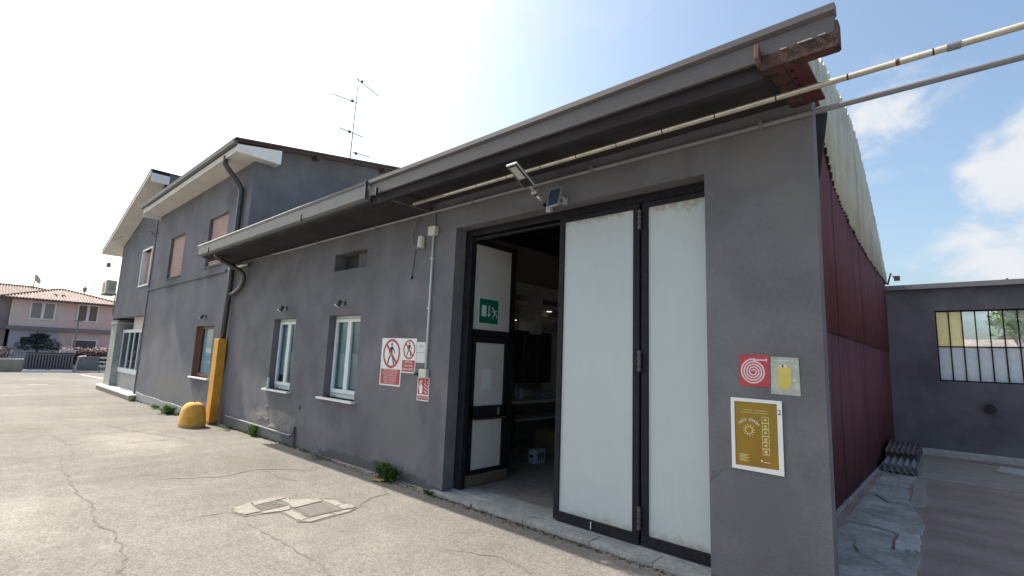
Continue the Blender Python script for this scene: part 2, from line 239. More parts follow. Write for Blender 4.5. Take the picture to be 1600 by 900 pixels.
def glass(name, tint, refl=.14, rough=.02, alpha=.0, body=(.3, .35, .38)):
    m = bpy.data.materials.new(name); m.use_nodes = True; n = m.node_tree.nodes; l = m.node_tree.links; n.clear()
    o = n.new('ShaderNodeOutputMaterial'); t = n.new('ShaderNodeBsdfTransparent'); t.inputs[0].default_value = (*tint, 1)
    g = n.new('ShaderNodeBsdfGlossy'); g.inputs['Roughness'].default_value = rough
    fr = n.new('ShaderNodeFresnel'); fr.inputs[0].default_value = 1.5
    gb = n.new('ShaderNodeNewGeometry'); fb = n.new('ShaderNodeMath'); fb.operation = 'SUBTRACT'; fb.inputs[0].default_value = 1; l.new(gb.outputs['Backfacing'], fb.inputs[1])
    a0 = n.new('ShaderNodeMath'); a0.operation = 'ADD'; a0.inputs[1].default_value = refl; l.new(fr.outputs[0], a0.inputs[0])
    a = n.new('ShaderNodeMath'); a.operation = 'MULTIPLY'; l.new(a0.outputs[0], a.inputs[0]); l.new(fb.outputs[0], a.inputs[1])
    x = n.new('ShaderNodeMixShader'); l.new(a.outputs[0], x.inputs[0]); l.new(t.outputs[0], x.inputs[1]); l.new(g.outputs[0], x.inputs[2])
    if alpha:
        d = n.new('ShaderNodeBsdfPrincipled'); d.inputs['Base Color'].default_value = (*body, 1); d.inputs['Roughness'].default_value = .35
        tl = n.new('ShaderNodeBsdfTranslucent'); tl.inputs[0].default_value = (*body, 1)
        nz = n.new('ShaderNodeTexNoise'); nz.inputs['Scale'].default_value = 4; nz.inputs['Detail'].default_value = 6; gg = n.new('ShaderNodeNewGeometry'); l.new(gg.outputs['Position'], nz.inputs['Vector'])
        mr = n.new('ShaderNodeMapRange'); mr.inputs[1].default_value = .3; mr.inputs[2].default_value = .7; mr.inputs[3].default_value = max(alpha-.22, 0); mr.inputs[4].default_value = min(alpha+.1, 1); l.new(nz.outputs[0], mr.inputs[0])
        dd = n.new('ShaderNodeMixShader'); dd.inputs[0].default_value = .65; l.new(d.outputs[0], dd.inputs[1]); l.new(tl.outputs[0], dd.inputs[2])
        y = n.new('ShaderNodeMixShader'); l.new(mr.outputs[0], y.inputs[0]); l.new(x.outputs[0], y.inputs[1]); l.new(dd.outputs[0], y.inputs[2]); l.new(y.outputs[0], o.inputs[0])
    else: l.new(x.outputs[0], o.inputs[0])
    return m
M_GLASS = glass('window_glass', (.72, .82, .86), .0)
M_GLASS_CLEAR = glass('clear_glass', (.92, .95, .97), .03)
M_GLASS_YEL = glass('yellowed_glass', (.85, .83, .6), .04, .1, .80, (.88, .85, .60))
M_GLASS_FROST = glass('dusty_glass', (.78, .83, .86), .03, .1, .86, (.66, .71, .76))
M_GLASS_DUSTY = glass('slightly_dusty_glass', (.9, .94, .96), .02, .05, .22, (.80, .84, .86))

# ------------------------------------------------------------------ mesh helpers
class MB:
    def __init__(s): s.v = []; s.f = []; s.sm = False
    def box(s, x0, x1, y0, y1, z0, z1):
        i = len(s.v); s.v += [(x0, y0, z0), (x1, y0, z0), (x1, y1, z0), (x0, y1, z0), (x0, y0, z1), (x1, y0, z1), (x1, y1, z1), (x0, y1, z1)]
        s.f += [(i, i+3, i+2, i+1), (i+4, i+5, i+6, i+7), (i, i+1, i+5, i+4), (i+1, i+2, i+6, i+5), (i+2, i+3, i+7, i+6), (i+3, i, i+4, i+7)]; return s
    def poly(s, pts): i = len(s.v); s.v += [tuple(p) for p in pts]; s.f.append(tuple(range(i, i+len(pts)))); return s
    def prism(s, pts, d):                   # polygon pts (3D) extruded by vector d
        n = len(pts); i = len(s.v); d = Vector(d); s.v += [tuple(p) for p in pts]+[tuple(Vector(p)+d) for p in pts]
        s.f.append(tuple(range(i+n-1, i-1, -1))); s.f.append(tuple(range(i+n, i+2*n)))
        for k in range(n): s.f.append((i+k, i+(k+1) % n, i+n+(k+1) % n, i+n+k))
        return s
    def tube(s, pts, r, n=8, r1=None, caps=True):
        P = [Vector(p) for p in pts]; R = [r+(0 if r1 is None else (r1-r)*k/(len(P)-1)) for k in range(len(P))]; base = len(s.v); prev = None
        for k, p in enumerate(P):
            d = ((P[min(k+1, len(P)-1)]-P[max(k-1, 0)])).normalized()
            a = (prev - d*prev.dot(d)) if prev is not None else d.cross(Vector((0, 0, 1)) if abs(d.z) < .9 else Vector((1, 0, 0)))
            a.normalize(); prev = a; b = d.cross(a)
            for j in range(n):
                t = 2*math.pi*j/n; s.v.append(tuple(p+(a*math.cos(t)+b*math.sin(t))*R[k]))
        for k in range(len(P)-1):
            for j in range(n):
                q = base+k*n; s.f.append((q+j, q+(j+1) % n, q+n+(j+1) % n, q+n+j))
        if caps: s.f.append(tuple(base+j for j in range(n-1, -1, -1))); s.f.append(tuple(base+(len(P)-1)*n+j for j in range(n)))
        return s
    def build(s, name, m, parent=None, smooth=False, bevel=0, kind=None, label=None):
        me = bpy.data.meshes.new(name); me.from_pydata(s.v, [], s.f)
        if m: me.materials.append(m)
        if smooth: me.polygons.foreach_set('use_smooth', [True]*len(me.polygons))
        me.update(); o = bpy.data.objects.new(name, me); COL.objects.link(o)
        if bevel:
            b = o.modifiers.new('b', 'BEVEL'); b.width = bevel; b.segments = 2; b.limit_method = 'ANGLE'
        if parent is not None:
            o.parent = parent; w = Vector(parent.location); q = parent.parent
            while q is not None: w += Vector(q.location); q = q.parent
            o.location = -w
        if kind: o['kind'] = kind
        if label: o['label'] = label
        return o
def tag(o, label, cat, group=None, kind=None):
    o['label'] = label; o['category'] = cat
    if group: o['group'] = group
    if kind: o['kind'] = kind
    return o
def thing(name, loc, label, cat, group=None):
    o = bpy.data.objects.new(name, None); COL.objects.link(o); o.location = loc; o.empty_display_size = .1; return tag(o, label, cat, group)
def setting(name, mb, m, **k): o = mb.build(name, m, **k); o['kind'] = 'structure'; return o
def copy_thing(src, loc, label):
    c = src.copy(); COL.objects.link(c); c.location = loc; c['label'] = label
    for ch in src.children:
        d = ch.copy(); COL.objects.link(d); d.parent = c
        for g in ch.children: e = g.copy(); COL.objects.link(e); e.parent = d
    return c
def wall_holes(mb, x0, x1, z0, z1, y0, y1, holes):
    """a wall in the x-z plane, thickness y0..y1, with rectangular openings that keep their reveals"""
    xs = sorted({x0, x1, *[h[0] for h in holes], *[h[1] for h in holes]}); zs = sorted({z0, z1, *[h[2] for h in holes], *[h[3] for h in holes]})
    xs = [x for x in xs if x0 <= x <= x1]; zs = [z for z in zs if z0 <= z <= z1]
    solid = lambda i, j: 0 <= i < len(xs)-1 and 0 <= j < len(zs)-1 and not any(h[0]-1e-6 <= xs[i] and xs[i+1] <= h[1]+1e-6 and h[2]-1e-6 <= zs[j] and zs[j+1] <= h[3]+1e-6 for h in holes)
    for i in range(len(xs)-1):
        for j in range(len(zs)-1):
            if not solid(i, j): continue
            a, b, c, d = xs[i], xs[i+1], zs[j], zs[j+1]
            mb.poly([(a, y0, c), (b, y0, c), (b, y0, d), (a, y0, d)]); mb.poly([(b, y1, c), (a, y1, c), (a, y1, d), (b, y1, d)])
            if not solid(i-1, j): mb.poly([(a, y1, c), (a, y0, c), (a, y0, d), (a, y1, d)])
            if not solid(i+1, j): mb.poly([(b, y0, c), (b, y1, c), (b, y1, d), (b, y0, d)])
            if not solid(i, j-1): mb.poly([(a, y1, c), (b, y1, c), (b, y0, c), (a, y0, c)])
            if not solid(i, j+1): mb.poly([(a, y0, d), (b, y0, d), (b, y1, d), (a, y1, d)])
    return mb
def text(name, body, size, loc, rot, m, parent, align='CENTER', squeeze=1.0, depth=.0006):
    c = bpy.data.curves.new(name, 'FONT'); c.body = body; c.size = size; c.align_x = align; c.align_y = 'CENTER'; c.extrude = depth; c.space_line = .95; c.resolution_u = 3
    t = bpy.data.objects.new(name+'_tmp', c); COL.objects.link(t); bpy.context.view_layer.update()
    me = bpy.data.meshes.new_from_object(t.evaluated_get(bpy.context.evaluated_depsgraph_get())); bpy.data.objects.remove(t)
    me.materials.clear(); me.materials.append(m)
    R = Matrix.LocRotScale(Vector(loc), None, None) @ Matrix.Rotation(rot[2], 4, 'Z') @ Matrix.Rotation(rot[0], 4, 'X') @ Matrix.Rotation(rot[1], 4, 'Z') @ Matrix.Diagonal((squeeze, 1, 1, 1))
    me.transform(R); o = bpy.data.objects.new(name, me); COL.objects.link(o)
    if parent is not None: o.parent = parent; o.location = -Vector(parent.location)
    return o
class Flat:
    """thin printed shapes on a vertical face: u runs along the face, v is up"""
    def __init__(s, org, u, n): s.o = Vector(org); s.u = Vector(u); s.n = Vector(n); s.w = Vector((0, 0, 1))
    def P(s, a, b, k): return s.o+s.u*a+s.w*b+s.n*k
    def shape(s, name, polys, m, parent, k=.002, th=.0008, **kw):
        mb = MB()
        for q in polys: mb.prism([s.P(a, b, k) for a, b in q], s.n*th)
        return mb.build(name, m, parent, **kw)
def circ(cx, cy, r, n=28, r2=None): return [(cx+r*math.cos(2*math.pi*i/n), cy+(r2 or r)*math.sin(2*math.pi*i/n)) for i in range(n)]
def ringq(cx, cy, ra, rb, n=36, a0=0, a1=2*math.pi):
    q = []
    for i in range(n):
        s, t = a0+(a1-a0)*i/n, a0+(a1-a0)*(i+1)/n
        q.append([(cx+ra*math.cos(s), cy+ra*math.sin(s)), (cx+rb*math.cos(s), cy+rb*math.sin(s)), (cx+rb*math.cos(t), cy+rb*math.sin(t)), (cx+ra*math.cos(t), cy+ra*math.sin(t))])
    return q
def strip(p, q, w): d = (Vector(q)-Vector(p)).normalized(); e = Vector((-d.y, d.x))*w/2; return [tuple(Vector(p)+e), tuple(Vector(p)-e), tuple(Vector(q)-e), tuple(Vector(q)+e)]
def R(x0, x1, z0, z1): return [(x0, z0), (x1, z0), (x1, z1), (x0, z1)]
def walker(cx, cy, h):
    s = h
    return [circ(cx, cy+.43*s, .07*s, 14), [(cx-.09*s, cy+.33*s), (cx-.07*s, cy+.02*s), (cx+.07*s, cy+.02*s), (cx+.08*s, cy+.33*s)],
            strip((cx+.03*s, cy+.05*s), (cx-.17*s, cy-.2*s), .09*s), strip((cx-.17*s, cy-.18*s), (cx-.25*s, cy-.45*s), .08*s),
            strip((cx, cy+.05*s), (cx+.13*s, cy-.2*s), .09*s), strip((cx+.13*s, cy-.18*s), (cx+.2*s, cy-.47*s), .08*s),
            strip((cx-.05*s, cy+.31*s), (cx-.2*s, cy+.12*s), .06*s), strip((cx-.2*s, cy+.13*s), (cx-.17*s, cy-.02*s), .05*s),
            strip((cx+.06*s, cy+.31*s), (cx+.2*s, cy+.14*s), .06*s), strip((cx+.2*s, cy+.15*s), (cx+.26*s, cy+.03*s), .05*s)]

# ------------------------------------------------------------------ ground
def gz(x):
    T = [(-34, 0), (-25, -.17), (-20, -.15), (-15, -.125), (-12, -.04), (-9, 0)]
    if x <= -34 or x >= -9: return 0
    for (a, p), (b, q) in zip(T, T[1:]):
        if a <= x <= b: return p+(q-p)*(x-a)/(b-a)
def sheet(xs, y0, y1, dz=0):
    mb = MB()
    for a, b in zip(xs, xs[1:]): mb.poly([(a, y0, gz(a)+dz), (b, y0, gz(b)+dz), (b, y1, gz(b)+dz), (a, y1, gz(a)+dz)])
    return mb
setting('ground', MB().poly([(-900, -900, -.32), (900, -900, -.32), (900, 900, -.32), (-900, 900, -.32)]), M_CONC_BROWN)
XS = [-60, -34, -25, -20, -15, -12, -9, 0, 30]
yard = setting('asphalt_yard', sheet(XS, -40, 3.995), M_ASPHALT)
setting('road', sheet([-60, -34, -25.02], 3.995, 70), M_ASPHALT)
def ribbon(pts, w, z=.003):
    mb = MB(); P = []
    for (a, b) in zip(pts, pts[1:]):
        n = max(2, int((Vector(b)-Vector(a)).length/.09))
        for k in range(n): P.append(Vector(a).lerp(Vector(b), k/n)+Vector((random.uniform(-.022, .022), random.uniform(-.022, .022))))
    P.append(Vector(pts[-1])); n = len(P); Lf = []; Rt = []
    for k, p in enumerate(P):
        d = (P[min(k+1, n-1)]-P[max(k-1, 0)]).normalized(); e = Vector((-d.y, d.x)); t = min(1, min(k, n-1-k)/4+.15)*w*random.uniform(.35, 1.2)/2
        Lf.append(p+e*t); Rt.append(p-e*t)
    for k in range(n-1): mb.poly([(*Lf[k], gz(Lf[k].x)+z), (*Rt[k], gz(Rt[k].x)+z), (*Rt[k+1], gz(Rt[k+1].x)+z), (*Lf[k+1], gz(Lf[k+1].x)+z)])
    return mb
for pts, w in [([(-10.32, 1.96), (-10.3, 2.91)], .035), ([(-7.3, 1.8), (-7.0, 2.42), (-7.14, 2.94), (-6.7, 3.39)], .035), ([(-7.14, 2.94), (-6.4, 2.95), (-5.9, 3.3)], .016),
               ([(-8.6, .9), (-8.47, 1.1), (-7.16, 1.06), (-6.37, 1.11), (-5.96, 1.01), (-5.54, 1.1), (-4.9, 1.07), (-4.45, .97), (-4.0, 1.0)], .022), ([(-9.8, 1.2), (-8.6, 1.1)], .015),
               ([(-5.43, 2.03), (-5.5, 1.75), (-5.42, 1.6)], .022), ([(-5.0, 2.0), (-4.39, 2.05), (-3.75, 2.07), (-3.48, 2.03), (-3.1, 2.1)], .018), ([(-4.78, 3.0), (-5.0, 3.3), (-5.05, 3.55), (-5.5, 3.75)], .03),
               ([(-12.5, 1.3), (-10.4, 1.4), (-9.0, 1.25)], .02), ([(-6.0, .3), (-5.2, .25), (-4.5, .4)], .014), ([(-14, 2.2), (-12, 2.4), (-10.3, 2.9)], .025), ([(-3.4, 2.9), (-2.9, 3.2), (-2.5, 3.1)], .012)]:
    ribbon(pts, w).build('crack', M_CRACK, yard)
for a, b in [((-27.2, 2.05), (-27.15, 2.6)), ((-33.2, 4.35), (-30.2, 4.8))]:
    d = Vector(b)-Vector(a); e = Vector((-d.y, d.x)).normalized()*.07
    MB().poly([(*(Vector(p)+s*e), gz(p[0])+.006) for p, s in ((a, 1), (a, -1), (b, -1), (b, 1))]).build('road_marking', M_ROADPAINT, yard)

# concrete repair round the two covers
def slab(pts, z0, z1, jit=.0): return MB().prism([(x+random.uniform(-jit, jit), y+random.uniform(-jit, jit), z0) for x, y in reversed(pts)], (0, 0, z1-z0))
rep = thing('concrete_repair', (-5.2, 2.5, 0), 'pale cracked concrete patches set in the asphalt round two covers', 'concrete repair')
slab([(-5.57, 2.055), (-5.68, 2.28), (-5.685, 2.585), (-5.58, 2.65), (-5.49, 2.615), (-5.33, 2.875), (-5.30, 2.99), (-5.2, 3.0), (-4.95, 3.025), (-4.78, 3.012), (-4.715, 2.88), (-4.655, 2.45), (-4.75, 2.35), (-4.84, 2.375), (-5.01, 2.365), (-5.14, 2.365), (-5.2, 2.195), (-5.24, 2.055), (-5.43, 2.015)], 0, .0035).build('broken_edge', M_CRACK, rep)
for pts in [[(-5.56, 2.07), (-5.66, 2.28), (-5.49, 2.235), (-5.27, 2.235), (-5.25, 2.07), (-5.43, 2.03)], [(-5.66, 2.29), (-5.67, 2.58), (-5.58, 2.63), (-5.56, 2.51), (-5.50, 2.25)],
            [(-5.57, 2.64), (-5.49, 2.60), (-5.32, 2.86), (-5.21, 2.85), (-5.17, 2.51), (-5.29, 2.53), (-5.55, 2.52)], [(-5.26, 2.24), (-5.29, 2.52), (-5.17, 2.49), (-5.15, 2.38), (-5.21, 2.21)],
            [(-5.14, 2.385), (-5.155, 2.475), (-4.80, 2.475), (-4.76, 2.40), (-4.84, 2.39), (-5.01, 2.38)], [(-4.785, 2.49), (-4.795, 2.70), (-4.71, 2.72), (-4.67, 2.45), (-4.75, 2.37)],
            [(-4.795, 2.715), (-4.795, 2.86), (-4.79, 3.0), (-4.73, 2.87), (-4.71, 2.735)], [(-5.30, 2.875), (-5.2, 2.87), (-4.99, 2.87), (-5.0, 2.97), (-5.2, 2.98)], [(-4.975, 2.87), (-4.81, 2.87), (-4.80, 3.0), (-4.95, 3.01), (-4.985, 2.98)]]:
    rq = []; cq = sum((Vector(p_) for p_ in pts), Vector((0, 0)))/len(pts); pts = [tuple(cq+(Vector(p_)-cq)*.955) for p_ in pts]
    for (a, b) in zip(pts, pts[1:]+pts[:1]):
        for k_ in range(4): p_ = Vector(a).lerp(Vector(b), k_/4); rq.append((p_.x+random.uniform(-.008, .008), p_.y+random.uniform(-.008, .008)))
    slab(rq, .0, random.uniform(.006, .014), 0).build('concrete_piece', M_REPAIR, rep, bevel=.003)
def cover(q, label, style):
    a, b, c, d = [Vector(p) for p in q]; cx = (a+b+c+d)/4; t = thing('manhole_cover', (cx.x, cx.y, 0), label, 'manhole cover')
    slab([tuple(p) for p in (a, b, c, d)][::1], .0, .004).build('frame', M_CRACK, t)
    f = lambda u, v: tuple((a.lerp(b, v)).lerp(d.lerp(c, v), u))
    mb = slab([f(.04, .04), f(.04, .96), f(.96, .96), f(.96, .04)], .0, .009); mb.build('lid', M_CAST, t)
    mb = MB()
    if style == 0:
        n = 11
        for i in range(n):
            for j in range(n):
                u, v = .08+.84*i/n, .08+.84*j/n; w = .84/n*.62; mb.v, mb.f = mb.v, mb.f
                mb.prism([(*f(u, v), .009), (*f(u+w, v), .009), (*f(u+w, v+w), .009), (*f(u, v+w), .009)], (0, 0, .004))
    else:
        for i in range(5):
            for j in range(5):
                u, v = .08+.17*i, .08+.17*j
                for k in range(3):
                    q4 = [(u+.05*k, v), (u+.05*k+.02, v), (u+.05*k+.02, v+.14), (u+.05*k, v+.14)] if (i+j) % 2 else [(u, v+.05*k), (u+.14, v+.05*k), (u+.14, v+.05*k+.02), (u, v+.05*k+.02)]
                    mb.prism([(*f(*p), .009) for p in q4], (0, 0, .004))
    mb.build('tread_ribs', M_CAST_R, t, kind='stuff')
cover([(-5.16, 2.5), (-5.2, 2.85), (-4.8, 2.85), (-4.79, 2.49)], 'square cast cover with a fine grid of studs, nearer the doorway', 0)
cover([(-5.49, 2.24), (-5.55, 2.5), (-5.3, 2.52), (-5.27, 2.24)], 'small worn cover with a basket-weave pattern beside a smooth concrete patch', 1)
dl = MB().poly([(-5.72, 3.79, .012), (-5.66, 3.72, .03), (-5.55, 3.76, .012), (-5.50, 3.84, .028), (-5.62, 3.87, .02)]).build('dry_leaf', M_DRY); tag(dl, 'curled yellow dead leaf lying on the asphalt by the green weed', 'leaf')

# threshold and strip of concrete along the doorway
th = MB().build('door_threshold', None); th['kind'] = 'structure'
xs = [-4.78, -4.05, -3.32, -2.55, -1.95, -1.35]
for a, b in zip(xs, xs[1:]):
    n = 6; fr = [(a+.004+(b-a-.008)*i/n, 3.93+random.uniform(-.018, .015)) for i in range(n+1)]
    slab(fr+[(b-.004, 4.13), (a+.004, 4.13)], 0, random.uniform(.035, .042)).build('slab', M_CONC, th, bevel=.004)
slab([(-4.78, 4.134), (-1.35, 4.134), (-1.35, 4.40), (-4.78, 4.40)], 0, .05).build('step', M_CONC, th)
setting('shaded_kerb_strip', slab([(-7.6, 3.93), (-4.79, 3.90), (-4.79, 3.998), (-7.6, 3.998)], 0, .012), M_CONC_BROWN)
setting('workshop_floor', slab([(-11.6, 4.41), (-1.25, 4.41), (-1.25, 13.4), (-11.6, 13.4)], 0, .045), M_INFLOOR)

# ================================================================== WORKSHOP (low building with the folding door)
ws = thing('workshop_building', (-6, 4, 0), 'low grey rendered workshop with a tall white folding door and arched roof', 'building')
holes = [(-7.63, -6.69, .89, 2.18), (-9.75, -8.83, .88, 2.18), (-7.62, -6.65, 2.91, 3.19)]
mb = MB(); wall_holes(mb, -11.70, -4.62, -.15, 3.70, 4.0, 4.3, holes); wall_holes(mb, -4.62, -1.51, 3.2, 3.70, 4.0, 4.3, []); wall_holes(mb, -1.51, -1.0, -.15, 3.70, 4.0, 4.3, [])
mb.box(-1.0, -.71, 4.0, 4.13, -.15, 3.63)
mb.build('wall', M_PLASTER, ws)
# vent niche back
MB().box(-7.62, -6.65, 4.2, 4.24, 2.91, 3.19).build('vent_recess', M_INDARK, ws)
MB().box(-7.1, -6.65, 4.13, 4.19, 2.915, 3.185).build('vent_block', M_PLASTER, ws)
# peeling plaster flakes
rf = random.Random(5)
for cx_, cz_, rx_, rz_ in [(-9.85, .36, .34, .11), (-9.0, .40, .26, .13), (-9.35, .22, .2, .06), (-9.66, .56, .09, .035)]:
    mb = MB(); pts = []
    for k in range(16):
        a = 2*math.pi*k/16; q = rf.uniform(.6, 1.1); pts.append((cx_+rx_*q*math.cos(a), cz_+rz_*q*math.sin(a)))
    i0 = len(mb.v); mb.v.append((cx_, 3.985, cz_+.01))
    for x, z in pts: mb.v.append((x, 3.9975-rf.uniform(0, .012)*(z < cz_), z))
    for k in range(16): mb.f.append((0, 1+k, 1+(k+1) % 16))
    mb.build('plaster_flake', M_PLASTER, ws)
# eaves: soffits, fascia, gutter, roof
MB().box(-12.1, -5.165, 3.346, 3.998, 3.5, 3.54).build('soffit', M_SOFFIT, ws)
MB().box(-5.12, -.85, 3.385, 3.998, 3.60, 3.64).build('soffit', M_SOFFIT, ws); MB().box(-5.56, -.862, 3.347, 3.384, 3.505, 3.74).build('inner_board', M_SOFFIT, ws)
MB().box(-5.16, -5.12, 3.386, 3.997, 3.49, 3.60).build('soffit_step', M_BROWNGREY, ws)
mb = MB(); mb.box(-5.55, -.44, 3.29, 3.325, 3.60, 3.744)
mb.build('fascia', M_BROWNGREY, ws, bevel=.004)
MB().prism([(-5.55, 3.289, 3.745), (-5.55, 3.262, 3.76), (-5.55, 3.262, 3.805), (-5.55, 3.33, 3.812), (-5.55, 3.33, 3.745)], (5.115, 0, 0)).build('drip_flashing', M_BROWNGREY, ws)
mb = MB(); mb.prism([(-12.22, 3.29, 3.55), (-12.22, 3.25, 3.575), (-12.22, 3.245, 3.745), (-12.22, 3.255, 3.745), (-12.22, 3.258, 3.585), (-12.22, 3.30, 3.565), (-12.22, 3.325, 3.565), (-12.22, 3.325, 3.55)], (6.66, 0, 0))
mb.box(-12.23, -12.215, 3.25, 3.33, 3.555, 3.75); gt = mb.build('gutter', M_GUTTER, ws); MB().tube([(-12.23, 3.245, 3.77), (-5.56, 3.245, 3.77)], .022, 10).build('rolled_lip', M_GUTLIP, gt, smooth=True)
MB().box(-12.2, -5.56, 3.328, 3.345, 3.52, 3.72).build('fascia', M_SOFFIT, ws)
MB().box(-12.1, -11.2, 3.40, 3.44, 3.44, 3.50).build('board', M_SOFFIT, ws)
for x in (-5.56, -5.31, -7.36, -11.57): MB().box(x-.010, x+.010, 3.236, 3.27, 3.555, (3.80 if x == -5.56 else 3.66)).build('strap', M_DARKPIPE, gt)
MB().prism([(-12.1, 3.33, 3.70), (-12.1, 3.33, 3.76), (-12.1, 4.6, 3.95), (-12.1, 4.6, 3.89)], (11.24, 0, 0)).build('eave_roof', M_ROOFDARK, ws)
# hall behind: vault
ARC = [(4.25, 3.80), (4.7, 4.35), (5.3, 4.85), (6.1, 5.35), (7.2, 5.68), (8.32, 5.82), (9.3, 5.82), (10.03, 5.73), (11.3, 5.18), (12.6, 4.43), (13.5, 3.64)]
def arc(y):
    for (a, p), (b, q) in zip(ARC, ARC[1:]):
        if a <= y <= b:
            t = (y-a)/(b-a); return p+(q-p)*t
    return ARC[0][1] if y < ARC[0][0] else ARC[-1][1]
def arcs(y): return (arc(y-.35)+arc(y)+arc(y+.35)+arc(y-.18)+arc(y+.18))/5
mb = MB(); n = 60; ys = [4.25+9.25*i/n for i in range(n+1)]
for a, b in zip(ys, ys[1:]): mb.prism([(-11.7, a, arcs(a)-.02), (-11.7, b, arcs(b)-.02), (-11.7, b, arcs(b)-.09), (-11.7, a, arcs(a)-.09)], (10.5, 0, 0))
mb.build('vault_roof', M_CLAD, ws)
def low(y):
    T = [(4.2, 3.6), (5.6, 4.4), (6.7, 4.72), (7.25, 4.45), (7.85, 4.07), (8.9, 3.85), (10.7, 3.67), (13.6, 3.56)]
    for (a, p), (b, q) in zip(T, T[1:]):
        if a <= y <= b: return p+(q-p)*(y-a)/(b-a)
def corrugated(name, ya, yb, zlo, zhi, x, m, pitch=.11, amp=.014, per=6, jag=0):
    mb = MB(); cols = int(round((yb-ya)/pitch)); prev = None
    for c in range(cols):
        ja = random.uniform(-jag, jag) if jag else 0; jb = random.uniform(-jag, jag)*1.3 if jag else 0
        pts = []
        for k in range(per+1):
            y = ya+pitch*(c+k/per); xx = x+amp*math.cos(2*math.pi*(c+k/per)); yc = ya+pitch*(c+.5) if jag else y
            pts.append((xx, y, zlo(yc)+ja, zhi(yc)+jb))
        i = len(mb.v)
        for (xx, y, a, b) in pts: mb.v += [(xx, y, a), (xx, y, b)]
        for k in range(per): mb.f.append((i+2*k, i+2*k+2, i+2*k+3, i+2*k+1))
    return mb
yy = 4.3
while yy < 13.4:
    ye = min(yy+1.1, 13.53)
    sh = corrugated('s', yy, ye, lambda y: low(min(y, 13.5)), lambda y: max(arcs(min(y, 13.5)), low(min(y, 13.5))+.02)+.03, -1.155+.006*(int(yy*3) % 2), M_CLAD, jag=.03).build('cladding_sheet', M_CLAD, ws, smooth=True)
    sh.modifiers.new('s', 'SOLIDIFY').thickness = .007
    yy += 1.1
k = 0; yy = 4.3
while yy < 13.4:
    ye = min(yy+1.1, 13.5)
    for (a, b, dx) in ((.03, 2.12, .0), (2.07, 4.9, .014)):
        o = corrugated('s', yy, ye, lambda y: a, (lambda y: b) if b < 3 else (lambda y: max(min(low(min(y, 13.5))+.25, arcs(min(y, 13.5))-.05), 3.5)), -1.192+dx+.004*(k % 2), M_RED, pitch=.10, amp=.008, jag=0).build('wall_sheet', M_RED, ws, smooth=True)
        o.modifiers.new('s', 'SOLIDIFY').thickness = .006
    k += 1; yy += 1.1
MB().box(-1.26, -1.06, 4.13, 13.45, -.02, .014).build('plinth', M_CONC_RED, ws, bevel=.004)
MB().box(-1.20, -1.155, 4.5, 13.4, .014, .035).build('plinth_ledge', M_CONC, ws)
MB().box(-11.7, -1.24, 13.45, 13.62, 0, 3.6).build('rear_wall', M_PLASTER, ws)
MB().box(-1.24, -1.22, 4.3, 13.45, 0, 3.6).build('inner_wall', M_INWALL, ws)
MB().box(-11.7, -11.6, 4.3, 13.45, 0, 3.8).build('inner_wall', M_INWALL, ws)
# closing flashings at the corner
MB().prism([(-.78, 4.3, 3.605), (-.658, 4.3, 3.60), (-.728, 4.3, 3.10), (-.78, 4.3, 2.95)], (0, .012, 0)).build('flashing', M_INDARK, ws)
MB().prism([(-.80, 4.29, 3.608), (-.662, 4.29, 3.606), (-.672, 4.29, 3.645), (-.80, 4.29, 3.65)], (0, .02, 0)).build('flashing', M_CONC_LT, ws)
# rusty steel at the roof corner
mb = MB(); mb.box(-.86, -.432, 3.278, 3.289, 3.54, 3.625); mb.box(-.86, -.432, 3.278, 3.36, 3.528, 3.54); mb.box(-.437, -.424, 3.272, 3.36, 3.535, 3.69)
mb.build('edge_channel', M_RUST, ws)
for x0_, x1_, z_ in ((-.74, -.70, 3.622), (-.64, -.56, 3.624), (-.53, -.49, 3.626)): MB().box(x0_, x1_, 3.270, 3.290, z_, z_+.006).build('peeled_lip', M_CONC_LT, ws)
MB().box(-.83, -.742, 3.37, 3.998, 3.56, 3.575).build('bracket_flange', M_RUST, ws)
MB().box(-.846, -.832, 3.372, 3.998, 3.565, 3.74).build('bracket_web', M_RUST, ws)
MB().prism([(-.885, 3.235, 3.60), (-.885, 3.30, 3.565), (-.885, 3.36, 3.57), (-.885, 3.36, 3.62), (-.885, 3.24, 3.70)], (.03, 0, 0)).build('bracket_tip', M_RUST2, ws, bevel=.004)
MB().box(-.740, -.62, 3.36, 3.998, 3.562, 3.585).build('end_beam', M_OXIDE, ws, bevel=.003)
for k in range(4): MB().tube([(-.715, 3.46+.11*k, 3.5625), (-.715, 3.46+.11*k, 3.556)], .013, 8).build('bolt', M_BLACK, ws)
MB().prism([(-.80, 4.2, 3.80), (-.735, 4.2, 3.81), (-.690, 4.2, 3.625), (-.80, 4.2, 3.60)], (0, .01, 0)).build('gusset', M_OXIDE, ws)
